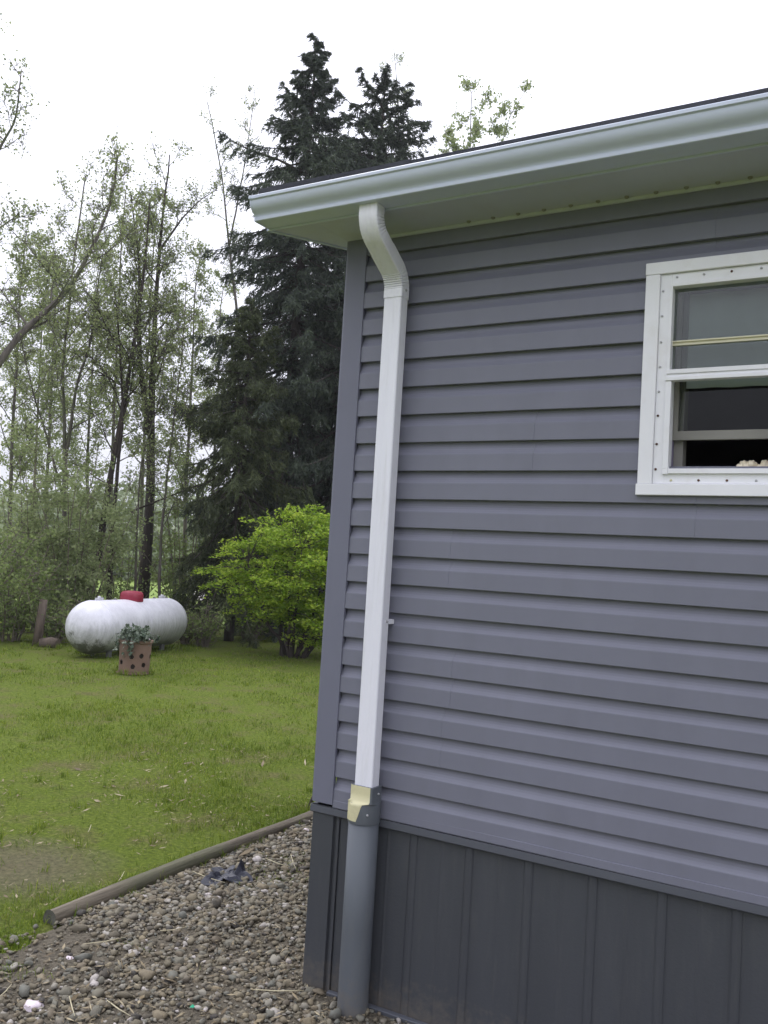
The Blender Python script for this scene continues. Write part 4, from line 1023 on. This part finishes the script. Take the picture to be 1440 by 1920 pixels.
tree('slanting_tree', 'dark trunk slanting right behind the tank, nearest of the bare stems', G1,
     [([(156, 1205), (172, 1110), (192, 996), (211, 858), (234, 744), (247, 652), (262, 560), (272, 480), (280, 380)], 0.085, 0.014, 15, 1.4, 0.45),
      ([(225, 968), (300, 938), (380, 906), (470, 880)], 0.022, 0.008, 2, 0.4, 0.5),
      ([(203, 1205), (209, 1040), (214, 960), (232, 770), (225, 640), (215, 540)], 0.06, 0.01, 9, 1.2, 0.5)], 17.3, bark='darkbark', twig=6, leaf_n=4)
tree('tall_forked_tree', 'thickest forked trunk behind the red dome lid of the tank', G1,
     [([(262, 1205), (270, 1080), (275, 996), (279, 850), (279, 800), (289, 583), (297, 480), (303, 410), (312, 340), (318, 290)], 0.135, 0.012, 15, 1.3, 0.42),
      ([(279, 815), (264, 700), (259, 606), (262, 500), (252, 420), (245, 360)], 0.075, 0.01, 11, 1.3, 0.25),
      ([(299, 470), (340, 410), (375, 375), (400, 360)], 0.03, 0.006, 6, 0.5, 0.3)], 18.4, bark='darkbark', twig=6, leaf_n=4)
tree('young_tree', 'thin young tree between the forked trunk and the spruces', G1,
     [([(300, 1200), (302, 1000), (318, 860), (330, 760), (345, 640), (350, 520)], 0.035, 0.006, 14, 1.1, 0.25),
      ([(252, 1200), (258, 1000), (266, 860), (300, 760), (310, 640)], 0.03, 0.006, 9, 1.0, 0.4)], 17.0, twig=6, leaf_n=4)
G2 = 'farther thin trees'
tree('bare_topped_tree', 'pale sparse tree with bare crooked top, left of the taller spruce', G2,
     [([(460, 1190), (455, 900), (450, 600), (425, 430), (418, 330), (400, 250), (388, 190)], 0.09, 0.01, 10, 1.0, 0.62),
      ([(430, 460), (455, 330), (470, 230), (478, 170)], 0.03, 0.006, 8, 0.8, 0.35)], 24, twig=5, leaf_n=3)
tree('slim_tree', 'slim tree whose tip shows above the shorter spruce', G2,
     [([(720, 1190), (735, 800), (742, 400), (745, 200), (738, 90)], 0.09, 0.008, 12, 1.0, 0.70)], 26, twig=5, leaf_n=4)
tree('pale_green_tree', 'pale green tree rising behind the roof edge', G2,
     [([(860, 1190), (866, 800), (872, 420), (878, 280), (885, 170)], 0.10, 0.01, 16, 1.5, 0.6),
      ([(868, 500), (840, 330), (835, 240)], 0.03, 0.006, 7, 0.9, 0.3), ([(870, 460), (925, 330), (955, 220), (985, 170)], 0.03, 0.006, 8, 0.9, 0.3)], 26, leaf='pale', twig=6, leaf_n=5, size=(0.06, 0.11))
for k, (px, d, top, lab, lf) in enumerate([(18, 23, 430, 'background tree with fine twigs at the far left', 'spring'), (85, 25, 470, 'background tree seen between the leaning limb and twin stems', 'spring'),
        (60, 27, 520, 'thin hazy tree behind the twin stems, lowest of the row', 'pale'), (160, 28, 450, 'thin hazy tree just left of the slanting trunk', 'spring'), (262, 26, 380, 'thin hazy tree behind the forked trunk', 'spring'), (395, 27, 520, 'thin hazy tree half hidden by the olive conifer', 'spring'),
        (205, 24, 350, 'background tree with leafy top between the twin stems and forked trunk', 'spring'), (345, 24, 470, 'background tree in the gap left of the spruces', 'spring')]):
    tree('background_tree', lab, G2, [([(px, 1185), (px+4, 900), (px+14, 700), (px+20, 540), (px+32, top)], 0.07, 0.01, 20, 1.7, 0.28)], d, leaf=lf, twig=6, leaf_n=5, size=(0.045, 0.08))

# conifers
def spruce(name, label, base, H, Rmax, low, mat, seed, droop=1.0, lean=(0, 0), dens=1.0, prof=None, group='dark conifers behind the shrub'):
    root = empty(name, base, label, 'tree', group)
    r_ = np.random.default_rng(seed)
    tb = MB(); zs = np.linspace(-0.1, H, 14); P = np.stack([lean[0]*zs/H, lean[1]*zs/H, zs], 1)
    tb.tube(P, np.linspace(0.17*H/11, 0.008, 14), 9)
    fb_ = MB(); C, D, SZ = [], [], []
    z = low; az = 0
    while z < H-0.12:
        f = (z-low)/(H-low); R = np.interp(H-z, *prof)*(0.78+0.40*r_.uniform())
        if f < 0.10: R *= 0.85
        nb = int(5+2*r_.uniform()) if f < 0.93 else 4
        for k in range(nb):
            az += 2*np.pi/nb+r_.normal(0, 0.25); Lb = R*r_.uniform(0.65, 1.18)
            up0 = 0.55-1.15*(1-f)**0.7*droop+r_.normal(0, 0.22); ns = 9; p = np.array([lean[0]*z/H, lean[1]*z/H, z+r_.uniform(-0.18, 0.18)]); q = [p]
            for s_ in range(ns):
                e = up0+(-0.35*droop*math.sin(s_/ns*math.pi))+0.40*(s_/ns)**3
                a2 = az+r_.normal(0, 0.05)
                q.append(q[-1]+np.array([math.cos(a2)*math.cos(e), math.sin(a2)*math.cos(e), math.sin(e)])*Lb/ns)
            q = np.array(q); tb.tube(q, np.linspace(0.010+0.012*Lb, 0.004, ns+1), 5, cap=False)
            nside = int((10+24*Lb)*dens)
            t = r_.uniform(0.12, 1.0, nside)**0.85; ii = np.minimum((t*ns).astype(int), ns-1); o = q[ii]+(q[ii+1]-q[ii])*(t*ns-ii)[:, None]
            fwd = q[-1]-q[0]; fwd /= np.linalg.norm(fwd); sidev = np.array([-fwd[1], fwd[0], 0]); sidev /= np.linalg.norm(sidev)+1e-9
            sg = np.where(r_.uniform(size=nside) < 0.5, -1, 1.0)
            ln_ = (0.14+0.20*min(Lb, 1.6)*(1-t*0.7))*r_.uniform(0.5, 1.3, nside)*np.where(f > 0.85, 0.6, 1)
            dirs = fwd*r_.uniform(0.15, 0.8, nside)[:, None]+sidev*(sg*r_.uniform(0.05, 0.75, nside))[:, None]+np.array([0, 0, -1.0])*(r_.uniform(0.25, 1.6, nside)*droop*(1-f*0.6))[:, None]
            dirs /= np.linalg.norm(dirs, axis=1, keepdims=True)
            nq = 15; u = r_.uniform(0, 1, (nside, nq))
            pts = o[:, None]+dirs[:, None]*(u*ln_[:, None])[..., None]+np.array([0, 0, -0.22])*(u**2*ln_[:, None])[..., None]+r_.normal(0, 0.014, (nside, nq, 3))
            C.append(pts.reshape(-1, 3)); D.append(np.repeat(dirs, nq, 0)); SZ.append(r_.uniform(0.08, 0.15, nside*nq))
        z += (0.17+0.08*r_.uniform())*(0.65+0.5*(1-f))
    # leader
    t = r_.uniform(0, 1, 120); C.append(np.stack([lean[0]+r_.normal(0, 0.03, 120), lean[1]+r_.normal(0, 0.03, 120), H-0.7*t+0.05], 1)); D.append(np.tile([0, 0, 1.0], (120, 1))+r_.normal(0, 0.5, (120, 3))); SZ.append(np.full(120, 0.12))
    C = np.concatenate(C); D = np.concatenate(D); SZ = np.concatenate(SZ)
    add_leaves(fb_, C, SZ, aspect=0.17, droop=D*1.1)
    tb.build('trunk', MT['darkbark'], root); fb_.build('crown', MT[mat], root)
    return root
def spot(px, d): p = on_ground(px, d); return (p[0], p[1], 0)
PA = ([0, 0.5, 1.2, 1.9, 2.5, 3.2, 5.0, 8.0, 11.2], [0.06, 0.30, 0.52, 0.72, 1.15, 1.50, 1.85, 2.25, 2.2])
PB = ([0, 0.35, 0.9, 1.6, 2.6, 4.0, 7.0, 11.0], [0.22, 0.72, 1.10, 1.35, 1.6, 1.9, 2.2, 2.2])
PC = ([0, 0.8, 2.0, 4.0, 6.5], [0.08, 0.5, 1.0, 1.6, 1.9])
spruce('spruce', 'tallest dark spruce, its pointed top left of the gutter', spot(516, 18.5), 12.4, 0, 1.2, 'spruce', 11, lean=(0.08, 0), prof=PA)
spruce('spruce', 'second spruce, its broad blunt top rising just above the roof edge', spot(660, 19.8), 12.35, 0, 1.6, 'spruce', 12, prof=PB)
spruce('spruce', 'shorter dark spruce filling the space beside the house corner', spot(625, 18.4), 8.4, 0, 1.6, 'spruce', 14, prof=([0, 1, 3, 7], [0.1, 0.8, 1.7, 2.4]))
spruce('hemlock', 'shorter olive green conifer with drooping boughs left of the tallest spruce', spot(432, 16.9), 6.3, 0, 1.1, 'hemlock', 13, droop=1.05, prof=PC)

# ================================================================== SHRUBS
def layered_shrub(name, label, base, c0, rad3, mat):
    root = empty(name, base, label, 'shrub')
    tb, lb = MB(), MB(); C = []; stems = []
    c0 = np.array(c0); rad3 = np.array(rad3)
    for k in range(12):
        a = k*2.4; sp = rng.uniform(0.3, 0.85); top = c0+rad3*np.array([math.cos(a)*sp, math.sin(a)*sp, rng.uniform(0.1, 0.55)])
        b0 = np.array([math.cos(a)*0.15, math.sin(a)*0.15, -0.05])
        q, _ = resample([b0, b0*1.6+np.array([0, 0, 0.28]), b0*0.4+top*0.6+np.array([0, 0, -0.18]), top], 14)
        q[1:-1] += rng.normal(0, 0.02, (12, 3)); tb.tube(q, np.linspace(0.042*rng.uniform(0.7, 1.2), 0.007, 14), 7); stems.append(q)
    ST = np.concatenate([q[4:] for q in stems])
    for m_ in range(520):            # flat sprays of leaves, tier over tier
        v = rng.normal(size=3); v /= np.linalg.norm(v)
        lob = 0.80+0.42*(vnoise(v[0]*2.1+4, v[1]*2.1+v[2]*1.7, 9)-0.35)+0.10*rng.normal()
        tip = c0+rad3*v*lob*rng.uniform(0.45, 1.0)**0.45
        if tip[2] < 0.22: continue
        o = ST[np.argmin(((ST-tip-np.array([0, 0, -0.15]))**2).sum(1))]
        tb.tube([o, o*0.5+tip*0.5+np.array([0, 0, 0.05]), tip], [0.008, 0.005, 0.002], 4, cap=False)
        e = tip-c0; e[2] = 0; e /= np.linalg.norm(e)+1e-6; e = e+rng.normal(0, 0.35, 3)*np.array([1, 1, 0]); e /= np.linalg.norm(e); sd_ = np.array([-e[1], e[0], 0])
        nl = int(rng.uniform(60, 130)); sz = rng.uniform(0.18, 0.36)
        rr = np.sqrt(rng.uniform(0, 1, nl)); th = rng.uniform(0, 6.283, nl)
        pu, pv = rr*np.cos(th)*sz*1.25, rr*np.sin(th)*sz*0.8
        C.append(tip-e*sz*0.5+e*pu[:, None]+sd_*pv[:, None]+np.stack([np.zeros(nl), np.zeros(nl), 0.03*rng.normal(size=nl)-0.35*np.maximum(pu, 0)**1.5-0.25*np.abs(pv)**1.4], 1))
    for m_ in range(16):             # stray shoots
        v = rng.normal(size=3)*np.array([1, 1, 0.4])+np.array([0, 0, 0.9]); v /= np.linalg.norm(v); p0 = c0+rad3*v*0.8; p1 = p0+(v*0.6+np.array([0, 0, 0.35]))*rng.uniform(0.2, 0.4)
        tb.tube([p0, p0*0.5+p1*0.5, p1], [0.005, 0.004, 0.002], 4, cap=False)
        u = rng.uniform(0.1, 1.05, 26); C.append(p0+(p1-p0)*u[:, None]+rng.normal(0, 0.028, (26, 3)))
    C = np.concatenate(C); C = C[C[:, 2] > 0.12]
    add_leaves(lb, C, rng.lognormal(math.log(0.050), 0.28, len(C)), aspect=0.58, flat=0.6)
    tb.build('stem', MT['darkbark'], root); lb.build('foliage', MT[mat], root); return root
layered_shrub('bright_shrub', 'bright yellow green layered shrub beside the house corner', (-6.62, 8.95, 0), (0.16, 0.04, 1.32), (1.48, 1.45, 1.08), 'bright')

def bush(name, label, base, H, R, mat, n_stem=14, n_leaf=2600, size=(0.04, 0.08), group='brush along the lawn edge', bottom=0.15):
    root = empty(name, base, label, 'shrub', group)
    tb, lb = MB(), MB(); C = []
    for k in range(n_stem):
        a = k*2.4+rng.normal(0, 0.3); sp = R*math.sqrt((k+0.5)/n_stem)
        top = np.array([math.cos(a)*sp, math.sin(a)*sp, H*rng.uniform(0.6, 1.08)*(1-0.3*(sp/R)**2)])
        q, _ = resample([(math.cos(a)*0.2*sp, math.sin(a)*0.2*sp, -0.05), (0.5*top[0]+rng.normal(0, 0.06), 0.5*top[1]+rng.normal(0, 0.06), top[2]*0.55), top], 9)
        tb.tube(q, np.linspace(0.016, 0.004, 9), 5, cap=False)
        for m_ in range(15):
            f = rng.uniform(0.2, 1.0); i_ = min(int(f*8), 7); o = q[i_]; e = rng.normal(size=3)*np.array([1, 1, 0.5])+np.array([0, 0, 0.3]); e /= np.linalg.norm(e)
            L = rng.uniform(0.2, 0.5)*min(R, 1.0); tip = o+e*L; tb.tube([o, o*0.5+tip*0.5+rng.normal(0, 0.02, 3), tip], [0.006, 0.004, 0.002], 4, cap=False)
            nl = max(4, int(n_leaf/n_stem/15)); u = rng.uniform(0.1, 1.1, nl)
            C.append(o+(tip-o)*u[:, None]+rng.normal(0, 0.05, (nl, 3)))
    C = np.concatenate(C); C = C[C[:, 2] > bottom]
    add_leaves(lb, C, rng.uniform(size[0], size[1], len(C)), aspect=0.6)
    tb.build('stem', MT['stem'], root); lb.build('foliage', MT[mat], root); return root
BL = [((20, 15.6), 1.7, 1.0, 'brush', 'low dense green bush at the far left behind the post', 3400),
      ((-60, 15.4), 2.3, 1.1, 'brush', 'taller green bush cut off by the left edge', 3400),
      ((135, 16.6), 4.1, 1.2, 'pale', 'tall pale grey green bush above the left end of the tank', 11000),
      ((45, 17.2), 4.0, 1.35, 'pale', 'wide pale green bush behind the post', 11000),
      ((105, 15.3), 0.9, 0.5, 'brush', 'small weedy bush between the post and the tank', 1500),
      ((345, 17.6), 3.6, 1.0, 'brush', 'airy green bush behind the right end of the tank', 4200),
      ((225, 18.8), 2.7, 1.2, 'brush', 'green bush behind the middle of the tank', 2600),
      ((385, 15.6), 0.75, 0.45, 'brush', 'low weed clump right of the tank', 700),
      ((350, 15.9), 0.6, 0.3, 'brush', 'smallest sapling clump at the right tip of the tank', 350),
      ((470, 17.0), 1.0, 0.6, 'brush', 'low dark bush under the spruces left of the bright shrub', 1300)]
for (sp_, H, R, mt, lab, nl) in BL:
    bush('bush', lab, spot(*sp_), H, R, mt, n_leaf=nl)

# far-off wood across the field, one mass
fbw = MB(); C = []; 
for k in range(460):
    px = rng.uniform(-450, 2000); d = rng.uniform(46, 62); p = on_ground(px, d); H = rng.uniform(2.6, 5.0)*(0.75+0.5*vnoise(px*0.012, 0, 5)); R = rng.uniform(1.2, 2.4)
    n_ = 260; v = rng.normal(size=(n_, 3)); v /= np.linalg.norm(v, axis=1, keepdims=True); v *= rng.uniform(0.4, 1.0, n_)[:, None]**0.5
    C.append(p+np.array([0, 0, H*0.52])+v*np.array([R, R, H*0.52]))
C = np.concatenate(C); C = C[C[:, 2] > 0.05]; add_leaves(fbw, C, rng.uniform(0.2, 0.42, len(C)), aspect=0.8)
tag(fbw.build('woods', MT['woods']), kind='stuff')

# ================================================================== AIR: thin volume added to lift the dark trees, standing in for lens glow
b = MB(); b.box(-760, 760, -760, 760, -1.2, 16.0)
M = bpy.data.materials.new('added_haze'); M.use_nodes = True; nn = M.node_tree; nn.nodes.clear()
pv = nn.nodes.new('ShaderNodeVolumePrincipled'); pv.inputs['Color'].default_value = (0.93, 0.94, 1.0, 1); pv.inputs['Density'].default_value = 0.0009; pv.inputs['Anisotropy'].default_value = 0.2
oo = nn.nodes.new('ShaderNodeOutputMaterial'); nn.links.new(pv.outputs[0], oo.inputs['Volume'])
tag(b.build('added_haze', M), kind='stuff')
